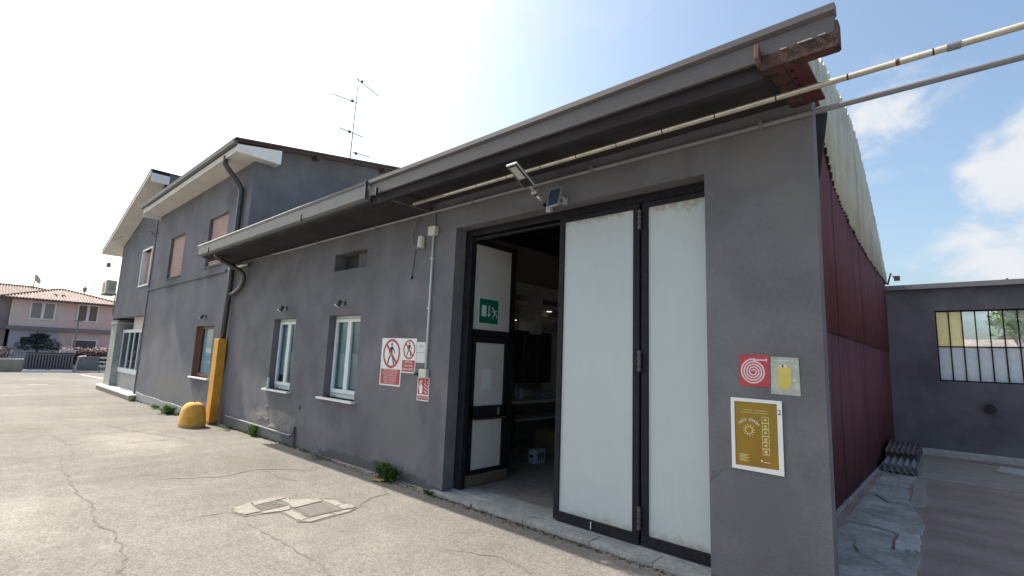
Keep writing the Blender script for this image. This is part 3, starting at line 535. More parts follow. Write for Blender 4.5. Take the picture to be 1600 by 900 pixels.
# windows of the workshop
def window(parent, x0, x1, z0, z1, y, sill=True, blind=.88):
    w = MB(); t = .045
    for b in ((x0, x1, z0, z0+t+.02), (x0, x1, z1-t, z1), (x0, x0+t, z0+t+.02, z1-t), (x1-t, x1, z0+t+.02, z1-t)): w.box(b[0], b[1], y, y+.06, b[2], b[3])
    f = w.build('window', M_FRAME, parent, bevel=.004)
    xm = (x0+x1)/2
    for a, b in ((x0+t, xm-.002), (xm+.002, x1-t)):
        s = MB(); q = .052; zz0, zz1 = z0+t+.024, z1-t-.004
        for c in ((a, b, zz0, zz0+q+.01), (a, b, zz1-q, zz1), (a, a+q, zz0+q+.01, zz1-q), (b-q, b, zz0+q+.01, zz1-q)): s.box(c[0], c[1], y-.022, y+.03, c[2], c[3])
        s.build('sash', M_FRAME, f, bevel=.005)
        MB().box(a+q, b-q, y+.008, y+.012, zz0+q+.01, zz1-q).build('pane', M_GLASS, f)
    for xx in (x0+.16, x1-.16): MB().box(xx-.025, xx+.025, y-.004, y+.001, z0+.012, z0+.026).build('drain_cap', M_BLK, f)
    s = MB(); zb = z1-(z1-z0)*blind; z = zb
    while z < z1-.05: s.prism([(x0+.05, y+.044, z), (x0+.05, y+.062, z+.002), (x0+.05, y+.064, z+.041), (x0+.05, y+.046, z+.0405)], (x1-x0-.1, 0, 0)); z += .042
    s.build('roller_blind', M_BLIND, f, kind='stuff')
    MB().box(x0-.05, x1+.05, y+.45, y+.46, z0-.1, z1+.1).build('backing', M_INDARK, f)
    if sill: MB().box(x0-.09, x1+.05, 3.925, y+.05, z0-.034, z0-.002).build('sill', M_SILL, f, bevel=.004)
window(ws, -7.63, -6.69, .892, 2.18, 4.12); window(ws, -9.75, -8.83, .882, 2.18, 4.12, blind=.80)
cup = MB().tube([(-9.70, 3.98, .882), (-9.70, 3.98, 1.08)], .024, 10, .02).build('bottle', M_PAPER2, None, smooth=False); tag(cup, 'small pale plastic bottle standing on the left window sill', 'bottle')
# steel portal and door leaves
MB().box(-4.62, -4.50, 4.17, 4.25, .04, 3.19).build('door_post', M_BLACK, ws, bevel=.004)
MB().box(-4.50, -1.51, 4.17, 4.25, 3.115, 3.198).build('door_header', M_BLACK, ws, bevel=.004)
MB().box(-4.50, -1.51, 4.19, 4.24, 3.06, 3.085).build('door_rail', M_BLACK, ws)
def leaf_front(x0, x1, z0, z1, y, left, right, bot=.085, top=.05):
    mb = MB(); mb.box(x0, x1, y, y+.05, z0, z0+bot); mb.box(x0, x1, y, y+.05, z1-top, z1); mb.box(x0, x0+left, y, y+.05, z0+bot, z1-top); mb.box(x1-right, x1, y, y+.05, z0+bot, z1-top)
    f = mb.build('door_leaf', M_BLACK, ws, bevel=.006)
    mb = MB(); a, b = x0+left, x1-right; n = int((b-a)/.0155); i0 = 0
    for i in range(n):                      # ribs of the multiwall panel
        u = a+(b-a)*i/n; w = (b-a)/n; yy = y+.016
        mb.poly([(u, yy+.0015, z0+bot), (u+w*.25, yy, z0+bot), (u+w*.25, yy, z1-top), (u, yy+.0015, z1-top)]); mb.poly([(u+w*.25, yy, z0+bot), (u+w, yy+.0015, z0+bot), (u+w, yy+.0015, z1-top), (u+w*.25, yy, z1-top)])
    mb.poly([(a, y+.04, z0+bot), (a, y+.04, z1-top), (b, y+.04, z1-top), (b, y+.04, z0+bot)])
    mb.build('infill_panel', M_PANEL, f); return f
l2 = leaf_front(-3.10, -2.172, .065, 3.10, 4.13, .062, .068)
l3 = leaf_front(-2.155, -1.43, .065, 3.10, 4.135, .065, .065)
for z_ in (.19, 1.53, 2.84):
    hg = MB().tube([(-2.163, 4.116, z_), (-2.163, 4.116, z_+.19)], .012, 10).build('hinge', M_HINGE, l2)
    for k_ in range(4): MB().tube([(-2.163, 4.116, z_+.004+.049*k_), (-2.163, 4.116, z_+.036+.049*k_)], .0185, 12).build('knuckle', M_HINGE, hg)
MB().box(-2.66, -2.652, 4.122, 4.131, .075, .135).build('bolt', M_PAPER2, l2)
# opened leaf, turned into the hall, with the wicket door in it (face towards +x at X1)
X0, X1 = -4.60, -4.55
mb = MB()
for y0, y1, z0, z1 in ((4.26, 5.09, 3.05, 3.12), (4.26, 5.09, 1.87, 1.955), (4.26, 4.305, .2, 3.12), (4.985, 5.09, .2, 3.05), (4.26, 5.09, .18, .225)): mb.box(X0, X1, y0, y1, z0, z1)
l1 = mb.build('door_leaf', M_BLACK, ws, bevel=.004, label='black framed leaf folded back into the hall with a wicket door in it')
MB().box(X0+.02, X1-.014, 4.305, 4.985, 1.955, 3.05).build('infill_panel', M_PANEL_IN, l1)
mb = MB()
for y0, y1, z0, z1 in ((4.32, 4.97, 1.79, 1.86), (4.32, 4.97, .84, 1.0), (4.32, 4.365, .235, 1.79), (4.90, 4.97, .235, 1.79)): mb.box(X0+.005, X1+.012, y0, y1, z0, z1)
mb.build('wicket_frame', M_BLACK, l1, bevel=.003)
MB().box(X0+.02, X1-.008, 4.365, 4.90, 1.0, 1.79).build('infill_panel', M_PANEL_IN, l1); MB().box(X0+.02, X1-.008, 4.365, 4.90, .235, .84).build('infill_panel', M_PANEL_IN, l1)
MB().tube([(X1+.05, 4.36, .845), (X1+.05, 4.92, .845)], .013, 10).build('push_bar', M_RUST, l1); MB().box(X1+.012, X1+.02, 4.80, 4.825, .88, .97).build('handle_plate', M_ALU, l1)
MB().box(X0+.01, X1+.02, 4.27, 5.02, .052, .178).build('kickboard', M_WOOD, l1, bevel=.01)
# exit sign and paper, on the opened leaf
fx = Flat((X1-.014, 4.30, 2.03), (0, 1, 0), (1, 0, 0))
es = thing('exit_sign', (X1-.014, 4.48, 2.03), 'green emergency exit sign with door, arrow and running figure on the open leaf', 'sign')
Wd, Hd = .37, .34; ex = .10
sh = lambda p: [(a+ex, b) for a, b in p]
fx.shape('plate', [sh(R(0, Wd, 0, Hd))], M_MINT, es, .001, .002); fx.shape('green_field', [sh(R(.012, Wd-.012, .012, Hd-.012))], M_GREEN, es, .0032)
fx.shape('door_symbol', [sh(R(.05, .135, .10, .245))], M_MINT, es, .0042)
fx.shape('arrow_symbol', [sh(R(.178, .196, .13, .25)), sh([(.155, .14), (.187, .09), (.219, .14)])], M_MINT, es, .0042)
cx, cy = .285, .155
fx.shape('running_figure', [sh(q) for q in [circ(cx-.035, cy+.063, .016, 12), strip((cx-.02, cy+.045), (cx+.02, cy-.01), .034), strip((cx-.02, cy+.045), (cx-.045, cy+.005), .012), strip((cx, cy+.035), (cx+.05, cy+.03), .012),
        strip((cx+.015, cy-.005), (cx-.02, cy-.04), .018), strip((cx-.02, cy-.035), (cx-.03, cy-.075), .015), strip((cx+.02, cy-.005), (cx+.045, cy-.035), .018), strip((cx+.045, cy-.03), (cx+.055, cy-.07), .014)]], M_MINT, es, .0042)
pn = Flat((X1-.008, 4.50, 1.19), (0, 1, 0), (1, 0, 0)).shape('paper_notice', [R(0, .18, 0, .27)], M_PAPER, None, .001); tag(pn, 'blank white sheet taped to the middle panel of the open leaf', 'notice')

# ---------------------------------------------------------------- things fixed to the workshop wall
Yw = 3.998
def wallface(x, z): return Flat((x, Yw, z), (1, 0, 0), (0, -1, 0))
RT = (math.pi/2, 0, 0)
s1 = thing('prohibition_sign', (-5.8, Yw, 1.5), 'large white and red no-pedestrians sign with a six-line red text panel', 'sign')
f = wallface(-6.06, 1.175); w, h = .485, .645
f.shape('plate', [R(0, w, 0, h)], M_SIGN_W, s1, 0, .003)
f.shape('text_panel', [R(.02, w-.02, .02, .225)], M_RED_SIGN, s1, .0032); c = (w/2, .435)
f.shape('walking_figure', walker(c[0], c[1]-.005, .30), M_BLK, s1, .0036)
f.shape('prohibition_ring', ringq(*c, .165, .198), M_RED_SIGN, s1, .0044); f.shape('prohibition_bar', [strip((c[0]-.12, c[1]+.12), (c[0]+.12, c[1]-.12), .033)], M_RED_SIGN, s1, .0050)
for i, ln in enumerate(["DIVIETO DI PASSAGGIO", "ALLE ATTREZZATURE", "CHE OPERANO NEL", "CARICO E SCARICO", "MERCI E MATERIALI", "AI NON ADDETTI"]):
    text('lettering', ln, .036, (-6.06+w/2, Yw-.0046, 1.175+.207-.033*i), RT, M_PINKW, s1, squeeze=.98 if i else .86)
s2 = thing('prohibition_sign', (-5.42, Yw, 1.6), 'smaller white and red no-pedestrians sign reading L\'INGRESSO AI NON ADDETTI', 'sign')
f = wallface(-5.572, 1.365); w, h = .30, .45
f.shape('plate', [R(0, w, 0, h)], M_SIGN_W, s2, 0, .003); f.shape('text_panel', [R(.012, w-.012, .015, .165)], M_RED_SIGN, s2, .0032); c = (w/2, .305)
f.shape('walking_figure', walker(*c, .19), M_BLK, s2, .0036); f.shape('prohibition_ring', ringq(*c, .106, .128), M_RED_SIGN, s2, .0044); f.shape('prohibition_bar', [strip((c[0]-.075, c[1]+.075), (c[0]+.075, c[1]-.075), .022)], M_RED_SIGN, s2, .0050)
for i, ln in enumerate(["VIETATO", "L'INGRESSO", "AI NON ADDETTI"]): text('lettering', ln, .04, (-5.572+w/2, Yw-.0046, 1.365+.138-.046*i), RT, M_SIGN_W, s2, squeeze=.86 if i == 2 else .95)
p1 = thing('paper_notice', (-5.18, Yw, 1.6), 'pale sheets of paper in a sleeve between the signs and the conduit', 'notice')
wallface(-5.265, 1.505).shape('sheet', [R(0, .18, 0, .13)], M_PAPER, p1, 0, .002); wallface(-5.265, 1.64).shape('sheet', [R(0, .18, 0, .13)], M_PAPER, p1, 0, .002)
wallface(-5.225, 1.70).shape('print', [R(.01*k, .1-.01*k, .012*k, .012*k+.004) for k in range(3)], M_PIPE_GREY, p1, .0024)
s3 = thing('fire_sign', (-5.08, Yw, 1.05), 'small red fire extinguisher sign with white flames under the junction box', 'sign')
f = wallface(-5.20, 1.035); w, h = .235, .29
f.shape('plate', [R(0, w, 0, h)], M_SIGN_W, s3, 0, .003); f.shape('red_field', [R(.012, w-.012, .078, h-.012), R(.012, w-.012, .012, .062)], M_RED_SIGN, s3, .0032)
f.shape('extinguisher_symbol', [[(.045, .09), (.105, .09), (.108, .175), (.09, .20), (.06, .20), (.042, .175)], R(.066, .084, .2, .225), strip((.05, .235), (.10, .245), .014), strip((.04, .23), (.028, .15), .01)], M_SIGN_W, s3, .0042)
f.shape('flame_symbol', [strip((.20-.012*k, .10+.045*k), (.135+.004*k, .125+.045*k), .013) for k in range(4)]+[strip((.215, .13+.045*k), (.19, .15+.045*k), .01) for k in range(3)], M_PINKW, s3, .0042)
text('lettering', 'ESTINTORE', .034, (-5.20+w/2, Yw-.0046, 1.035+.037), RT, M_PINKW, s3)
cb = thing('conduit', (-5.03, Yw, 1.4), 'white vertical electric conduit between two square junction boxes left of the doorway', 'conduit')
MB().tube([(-5.035, 3.975, 3.16), (-5.03, 3.975, 1.42)], .014, 10).build('pipe', M_PVC, cb, smooth=True)
MB().box(-5.105, -4.965, 3.93, 3.998, 3.155, 3.275).build('junction_box', M_BAKELITE, cb, bevel=.006); MB().box(-5.13, -4.98, 3.94, 3.995, 1.325, 1.43).build('junction_box', M_BAKELITE, cb, bevel=.006)
MB().tube([(-5.035, 3.985, 3.28), (-5.035, 3.985, 3.5)], .009, 8).build('pipe', M_PIPE_GREY, cb)
MB().box(-5.20, -5.135, 3.93, 3.995, 1.345, 1.385).build('plug', M_BLK, cb)
for z in (2.85, 2.2, 1.7): MB().box(-5.055, -5.01, 3.955, 3.99, z-.008, z+.008).build('clip', M_PVC, cb)
hl = thing('porcelain_lamp_holder', (-5.27, Yw, 3.1), 'old cream porcelain fitting with a dangling grey wire, high on the wall', 'light fitting')
MB().tube([(-5.27, 3.96, 3.02), (-5.27, 3.96, 3.06), (-5.27, 3.96, 3.17)], .052, 12, .045).build('body', M_BAKELITE, hl, smooth=False); MB().tube([(-5.27, 3.998, 3.1), (-5.27, 3.95, 3.1)], .03, 10).build('mount', M_BAKELITE, hl)
mb = MB(); mb.tube([(-5.37, 3.98, 3.49), (-5.42, 3.96, 3.38), (-5.475, 3.95, 3.22), (-5.43, 3.95, 3.08), (-5.33, 3.965, 3.01)], .011, 6); mb.build('cable', M_PIPE_GREY, hl, smooth=True)
mb = MB(); mb.tube([(-5.42, 3.99, 3.02), (-5.445, 3.992, 2.8), (-5.47, 3.992, 2.66)], .004, 5); mb.box(-5.49, -5.455, 3.97, 3.998, 2.62, 2.66); mb.build('cable', M_DARKPIPE, hl)
def wall_spot():
    t = thing('wall_spotlight', (-7.22, Yw, 2.33), 'small black wall spotlight above the window nearest the signs', 'spotlight', 'small spotlights above the windows')
    MB().tube([(-7.18, 3.998, 2.37), (-7.18, 3.972, 2.37)], .032, 12).build('rose', M_DARKPIPE, t, smooth=False)
    MB().tube([(-7.18, 3.98, 2.37), (-7.195, 3.93, 2.385)], .009, 6).build('stem', M_DARKPIPE, t)
    MB().tube([(-7.185, 3.925, 2.405), (-7.20, 3.915, 2.37), (-7.225, 3.895, 2.325)], .022, 12, .046).build('shade', M_DARKPIPE, t, smooth=True)
    MB().tube([(-7.225, 3.895, 2.326), (-7.231, 3.890, 2.312)], .041, 12).build('lens', M_SIGN_W, t)
    return t
sp = wall_spot(); copy_thing(sp, (-9.30, Yw, 2.33), 'small black wall spotlight above the middle white-framed window'); copy_thing(sp, (-13.80, Yw, 2.30), 'small wall spotlight above the brown wooden window by the yellow post')
hs = MB().tube([(-8.38, 3.999, .66), (-8.38, 3.985, .66)], .035, 10).build('wall_plug', M_DARKPIPE); tag(hs, 'small dark round plug in the wall below the two windows', 'plug')
lp = thing('low_wall_pipe', (-10.3, Yw, .1), 'thin pale pipe running low along the wall from the yellow post', 'pipe')
MB().tube([(-11.6, 3.96, .19), (-8.58, 3.96, .17), (-8.50, 3.965, .19), (-8.47, 3.968, .25), (-8.46, 3.97, .34)], .017, 8).build('pipe', M_PIPE_GREY, lp, smooth=True)
MB().tube([(-8.44, 3.975, .33), (-8.41, 3.975, -.01)], .014, 8).build('drop_pipe', M_DARKPIPE, lp)
MB().tube([(-11.6, 3.975, .18), (-8.6, 3.975, .148)], .006, 6).build('cable', M_DARKPIPE, lp)
# long conduits under the eave
c1 = thing('cream_conduit', (-5, 3.6, 3.47), 'long cream conduit with black clips running under the eave and on across the sky', 'conduit')
MB().tube([(-5.0, 3.6, 3.475), (9, 3.6, 3.475)], .0195, 12).build('pipe', M_CREAM, c1, smooth=True)
x = -4.75
while x < 3:
    MB().tube([(x-.004, 3.6, 3.475), (x+.004, 3.6, 3.475)], .0208, 10).build('clip', M_BLK, c1); x += .42 if x > -3 else .45
MB().tube([(.05, 3.6, 3.475), (.11, 3.6, 3.475)], .0235, 12).build('coupling', M_PIPE_GREY, c1)
MB().tube([(-.185, 3.6, 3.475), (-.165, 3.6, 3.475)], .0202, 12).build('tape', M_RUST2, c1)
c2 = thing('grey_conduit', (-6, 3.97, 3.49), 'thinner grey conduit clipped along the top of the wall and on across the sky', 'conduit')
MB().tube([(-11.6, 3.972, 3.475), (9, 3.972, 3.475)], .020, 12).build('pipe', M_PIPE_GREY, c2, smooth=True)
for x in (-1.05, -2.6, -4.3, -6.4, -8.2, -10.1): MB().box(x-.012, x+.012, 3.945, 3.999, 3.445, 3.505).build('saddle', M_PIPE_GREY, c2)
# solar street lamp
sl_ = thing('solar_lamp', (-3.08, 3.99, 3.2), 'solar powered wall lamp on an arm under the eave with a small tilted panel', 'lamp')
A = Vector((-3.13, 3.93, 3.185)); B = Vector((-3.06, 3.28, 3.435)); d = (B-A).normalized(); sd = Vector((1, .1, .12)).normalized(); sd = (sd-d*sd.dot(d)).normalized(); nn = sd.cross(d).normalized()
if nn.z > 0: nn = -nn
def obox(mb, p, q, hw, ht, off=0):
    p = Vector(p)+nn*off; q = Vector(q)+nn*off; i = len(mb.v)
    for c in (p, q):
        for a, b in ((-hw, -ht), (hw, -ht), (hw, ht), (-hw, ht)): mb.v.append(tuple(c+sd*a+nn*b))
    mb.f += [(i, i+1, i+2, i+3), (i+7, i+6, i+5, i+4)]+[(i+k, i+4+k, i+4+(k+1) % 4, i+(k+1) % 4) for k in range(4)]
    return mb
H0, H1 = A.lerp(B, .50), A.lerp(B, .985)
obox(MB(), H0, H1, .062, .014).build('head', M_ALU2, sl_, bevel=.008)
obox(MB(), H0.lerp(H1, .035), H0.lerp(H1, .96), .052, .003, .0145).build('bezel', M_BLK, sl_)
led = obox(MB(), H0.lerp(H1, .40), H0.lerp(H1, .91), .038, .002, .019).build('led_panel', M_LED, sl_)
for k in (-.018, 0, .018):
    m = MB()
    for j in range(11): q = H0.lerp(H1, .43+.044*j)+sd*k; obox(m, q, q+d*.006, .003, .001, .0215)
    m.build('led_row', M_PAPER2, led)
MB().tube([H0.lerp(H1, .4)-nn*.016, H0-nn*.012, A.lerp(B, .36)], .024, 12, .016).build('neck', M_ALU2, sl_, smooth=True)
mb = MB(); c = A.lerp(B, .36); mb.tube([c-sd*.028, c+sd*.028], .024, 12); mb.build('knuckle', M_ALU2, sl_); MB().tube([A.lerp(B, .345), A.lerp(B, .30)], .020, 12).build('collar', M_BLK, sl_)
MB().tube([A.lerp(B, .30), A.lerp(B, .10)], .017, 12).build('arm', M_ALU, sl_, smooth=True); MB().tube([A.lerp(B, .10), A.lerp(B, .03)], .020, 12).build('collar', M_BLK, sl_)
MB().box(-3.16, -3.10, 3.955, 3.998, 3.14, 3.225).build('wall_bracket', M_ALU2, sl_, bevel=.005)
def quadprism(pts, t, name, m, parent, bevel=0):
    a, b, c, e = [Vector(p) for p in pts]; nv = (b-a).cross(e-a).normalized()*t; return MB().prism([a, b, c, e], nv).build(name, m, parent, bevel=bevel)
P4 = [(-3.035, 3.80, 3.125), (-2.885, 3.80, 3.13), (-2.885, 3.86, 3.335), (-3.035, 3.86, 3.335)]
quadprism(P4, -.012, 'panel_frame', M_ALU, sl_, .002)
cc = sum((Vector(p) for p in P4), Vector())/4; q4 = [cc+(Vector(p)-cc)*.86+Vector((0, -.002, .0006)) for p in P4]; quadprism(q4, .0015, 'solar_panel', M_SOLAR, sl_)
mb = MB(); mb.tube([(-2.96, 3.845, 3.23), (-2.92, 3.92, 3.25), (-2.93, 3.998, 3.24)], .010, 6); mb.tube([(-2.96, 3.85, 3.18), (-2.93, 3.998, 3.20)], .008, 6); mb.box(-2.96, -2.91, 3.98, 3.999, 3.19, 3.26); mb.build('panel_bracket', M_ALU2, sl_)

# signs on the right pier
s4 = thing('fire_hose_sign', (-1.16, Yw, 1.5), 'square red sign with a pinkish coiled fire hose symbol', 'sign')
f = wallface(-1.268, 1.468); w, h = .212, .232
f.shape('plate', [R(0, w, 0, h)], M_RED_SIGN2, s4, 0, .002)
pts = []
for i in range(150):
    t = i/149*2*math.pi*4.25; rd = .010+.078*(i/149); pts.append((.100+rd*math.cos(t-math.pi), .108+rd*math.sin(math.pi-t)*1.05))
pts2 = pts[:]
mb = MB(); hw = .0068
for a, b in zip(pts2, pts2[1:]):
    q = strip(a, b, hw*1.55); mb.poly([f.P(u, v, .0028) for u, v in q][::-1])
mb.poly([f.P(u, v, .0028) for u, v in R(.098, .135, .187, .199)]); mb.build('hose_symbol', M_PINKW, s4)
f.shape('nozzle_symbol', [R(.105, .112, .182, .208), R(.118, .188, .189, .199), R(.188, .196, .183, .206)], M_PINKW, s4, .003)
s5 = thing('faded_arrow_sign', (-.96, Yw, 1.5), 'weathered grey-green sign with a faded yellow down arrow', 'sign')
f = wallface(-1.052, 1.418); w, h = .188, .272
f.shape('plate', [[(0, .004), (w+.003, 0), (w-.003, h-.006), (.004, h)]], M_OLD, s5, 0, .002)
f.shape('arrow_symbol', [[(.048, .20), (.048, .085), (.033, .085), (.088, .028), (.150, .085), (.135, .085), (.135, .20)]], M_ARROW, s5, .0026)
f.shape('screw', [circ(.083, .205, .008, 10)], M_BLK, s5, .0036); f.shape('paint_chip', [R(.062, .11, .200, .212)], M_SIGN_W, s5, .0032); f.shape('scratch', [R(.138, .165, .106, .112)], M_SIGN_W, s5, .003)
f.shape('header_print', [R(.03, .125, .243, .249), R(.14, .15, .238, .25)], M_PAPER2, s5, .0028)
s6 = thing('safety_poster', (-1.15, Yw, 1.1), 'mustard yellow safety poster in a peeling white frame numbered 2', 'poster')
f = wallface(-1.335, .862); w, h = .352, .515
f.shape('backing', [R(.004, w-.004, .004, h-.004)], M_WHITE, s6, 0, .004); bw = .026
for nm, q in (('frame_rail', [(0, 0), (w, -.004), (w-.032, .032), (bw, bw)]), ('frame_rail', [(0, h), (bw, h-bw), (w-.032, h-bw), (w, h-.003)]), ('frame_rail', [(0, 0), (bw, bw), (bw, h-bw), (0, h)]), ('frame_rail', [(w, -.004), (w, h-.003), (w-.032, h-bw), (w-.032, .032)])):
    f.shape(nm, [q], M_WHITE, s6, .004, .007)
f.shape('poster_print', [R(bw, w-.032, bw, h-bw)], M_POSTER, s6, .0045, .0012)
fx0 = -1.335; fz0 = .862
text('lettering', "TECHNICIANS IN A SAFE SETTING", .0135, (fx0+.165, Yw-.0064, fz0+.430), RT, M_PALEYEL, s6, squeeze=.83); text('lettering', "PROMOTION DE LA SAFETY CONDITIONS", .0135, (fx0+.165, Yw-.0064, fz0+.412), RT, M_PALEYEL, s6, squeeze=.74)
ar = "SAFE CRASH"
for i, chh in enumerate(ar):
    if chh == ' ': continue
    a = math.radians(140-100*i/(len(ar)-1)); rd = .082
    text('letter', chh, .027, (fx0+.125+rd*math.cos(a), Yw-.0064, fz0+.28+rd*math.sin(a)), (math.pi/2, a-math.pi/2, 0), M_SIGN_W, s6)
c = (.125, .285); pl = []
for i in range(12):
    a = 2*math.pi*i/12; pl.append(strip((c[0]+.024*math.cos(a), c[1]+.024*math.sin(a)), (c[0]+.043*math.cos(a+.2), c[1]+.043*math.sin(a+.2)), .0045)); b = a+math.pi/6
f.shape('sun_symbol', pl+ringq(*c, .021, .025, 24), M_PALEYEL, s6, .006)
for k in range(6):
    z = .345-.045*k; f.shape('pictogram', [R(.215, .262, z, z+.003), R(.215, .262, z+.042, z+.045), R(.215, .218, z+.003, z+.042), R(.259, .262, z+.003, z+.042), circ(.238, z+.024, .010, 10), R(.225, .252, z+.007, z+.011)][: (6 if k % 2 else 5)]+[strip((.226, z+.03), (.25, z+.015+.004*k % 3), .004)], M_PALEYEL, s6, .006)
f.shape('small_print', [R(.055, .055+(.05 if k % 2 else .065), .062+.011*k, .066+.011*k) for k in range(5)], M_PALEYEL, s6, .006); f.shape('small_logo', [circ(.208, .078, .007, 12), R(.22, .262, .069, .073)], M_SIGN_W, s6, .006)
text('number', '2', .05, (fx0+w-.017, Yw-.0118, fz0+.43), RT, M_BLK, s6)

# ================================================================== YELLOW GUARD, DOME, DOWNPIPES
g = thing('downpipe_guard', (-11.8, 3.8, -.04), 'tall ochre yellow steel box guarding the foot of the downpipe', 'bollard')
MB().box(-12.30, -12.02, 3.79, 3.962, -.05, 1.79).build('casing', M_YELLOW, g, bevel=.008); MB().box(-12.28, -12.04, 3.81, 3.96, 1.79, 1.794).build('top_edge', M_YELLOW2, g)
dm = MB(); nu, nv = 28, 12
for j in range(nv+1):
    t = j/nv*math.pi/2; ce = max(math.cos(t), 0)**.55; se = math.sin(t)**.8
    for i in range(nu):
        p = 2*math.pi*i/nu; dm.v.append((-11.93+.27*ce*math.copysign(abs(math.cos(p))**.8, math.cos(p)), 3.45+.235*ce*math.copysign(abs(math.sin(p))**.8, math.sin(p)), -.045+.50*se))
for j in range(nv):
    for i in range(nu): dm.f.append((j*nu+i, j*nu+(i+1) % nu, (j+1)*nu+(i+1) % nu, (j+1)*nu+i))
dd = thing('dome_bollard', (-11.93, 3.38, -.04), 'low weathered yellow concrete dome in front of the tall yellow box', 'bollard')
dm.build('dome', M_YELLOW2, dd, smooth=True); MB().tube([(-11.93, 3.45, .44), (-11.93, 3.45, .485)], .012, 8).build('lifting_pin', M_RUST, dd)
dp = thing('downpipe', (-12.05, 3.9, 3), 'dark downpipe from the white soffit of the two-storey building to the yellow box', 'downpipe')
MB().tube([(-12.15, 3.52, 5.90), (-12.15, 3.53, 5.72), (-12.13, 3.62, 5.60), (-12.13, 3.84, 5.36), (-12.13, 3.925, 5.24), (-12.13, 3.925, 5.05), (-12.13, 3.925, 3.0), (-12.13, 3.90, 1.78)], .060, 12).build('pipe', M_DARKPIPE, dp, smooth=True)
MB().tube([(-12.13, 3.925, 4.62), (-12.13, 3.925, 4.70)], .058, 12).build('joint', M_DARKPIPE, dp); MB().tube([(-12.13, 3.925, 2.60), (-12.13, 3.925, 2.68)], .058, 12).build('joint', M_DARKPIPE, dp)
dq = thing('gutter_branch_pipe', (-11.6, 3.8, 3.2), 'dark bent branch pipe from the low gutter end into the tall downpipe', 'downpipe')
MB().tube([(-11.42, 3.36, 3.54), (-11.42, 3.37, 3.47), (-11.40, 3.48, 3.40), (-11.36, 3.80, 3.26), (-11.35, 3.90, 3.19), (-11.36, 3.93, 3.10), (-11.42, 3.93, 2.97), (-11.52, 3.93, 2.89), (-11.85, 3.93, 2.80), (-12.1, 3.93, 2.77)], .046, 12).build('pipe', M_DARKPIPE, dq, smooth=True)
MB().box(-12.3, -11.15, 3.90, 3.93, 3.35, 3.40).build('bracket', M_DARKPIPE, dq)

# ================================================================== TWO-STOREY BUILDING (B)
B = thing('two_storey_building', (-15.8, 4, -.1), 'grey two-storey building with white boxed eave and pink shuttered windows', 'building')
hb = [(-14.40, -13.02, 3.62, 4.90), (-17.92, -16.48, 3.60, 4.86), (-14.37, -13.10, .87, 2.11)]
mb = MB(); wall_holes(mb, -19.85, -11.70, -.3, 6.05, 4.0, 4.3, hb); mb.build('wall', M_PLASTER_B, B)
MB().prism([(-11.72, 4.3, -.2), (-11.72, 14, -.2), (-11.72, 14, 7.75), (-11.72, 4.3, 6.25)], (.02, 0, 0)).build('side_wall', M_PLASTER_B, B)
MB().box(-12.0, -11.69, 3.996, 4.32, 3.60, 6.05).build('corner', M_PLASTER_B, B)
MB().box(-19.85, -12.7, 3.965, 3.999, 3.36, 3.42).build('string_course', M_PLASTER_B, B, bevel=.006)
MB().prism([(-19.5, 3.965, -.2), (-14.6, 3.965, -.2), (-14.6, 3.965, .08), (-15.6, 3.965, .10), (-16.4, 3.965, .07), (-17.5, 3.965, .10), (-18.6, 3.965, .08), (-19.5, 3.965, .12)], (0, .034, 0)).build('plinth', M_CONC, B, bevel=.008)
MB().box(-14.6, -12.3, 3.97, 3.999, -.2, .05).build('plinth', M_CONC, B, bevel=.008)
for x0, x1, z0, z1 in hb[:2]:
    f = MB().box(x0, x1, 4.10, 4.13, z0, z1).build('window', M_WOODRED, B)
    m = MB(); z = z0
    while z < z1-.01: m.prism([(x0+.03, 4.083, z), (x0+.03, 4.070, z+.01), (x0+.03, 4.070, z+.046), (x0+.03, 4.083, z+.052)], (x1-x0-.06, 0, 0)); z += .055
    m.build('roller_shutter', M_SHUTTER, f, kind='stuff'); MB().box(x0-.03, x1+.03, 3.97, 4.09, z0-.03, z0-.002).build('sill', M_PLASTER_B, f)
x0, x1, z0, z1 = hb[2]; mb = MB()
for b in ((x0, x1, z0, z0+.09), (x0, x1, z1-.07, z1), (x0, x0+.07, z0+.09, z1-.07), (x1-.07, x1, z0+.09, z1-.07)): mb.box(b[0], b[1], 4.11, 4.17, b[2], b[3])
f = mb.build('window', M_WOODRED, B, bevel=.005); MB().box(x0+.07, x1-.07, 4.13, 4.135, z0+.09, z1-.07).build('pane', M_GLASS, f); MB().box(x0+.18, x1-.08, 4.145, 4.152, z0+.1, z1-.07).build('curtain', M_SIGN_W, f)
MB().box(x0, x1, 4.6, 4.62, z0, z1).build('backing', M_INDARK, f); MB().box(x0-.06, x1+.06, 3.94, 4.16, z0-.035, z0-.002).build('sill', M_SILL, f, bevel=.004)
for xa, xb in ((x0, x0+.004), (x1-.004, x1)): MB().box(xa, xb, 4.004, 4.11, z0, z1).build('reveal_lining', M_WOODRED, f)
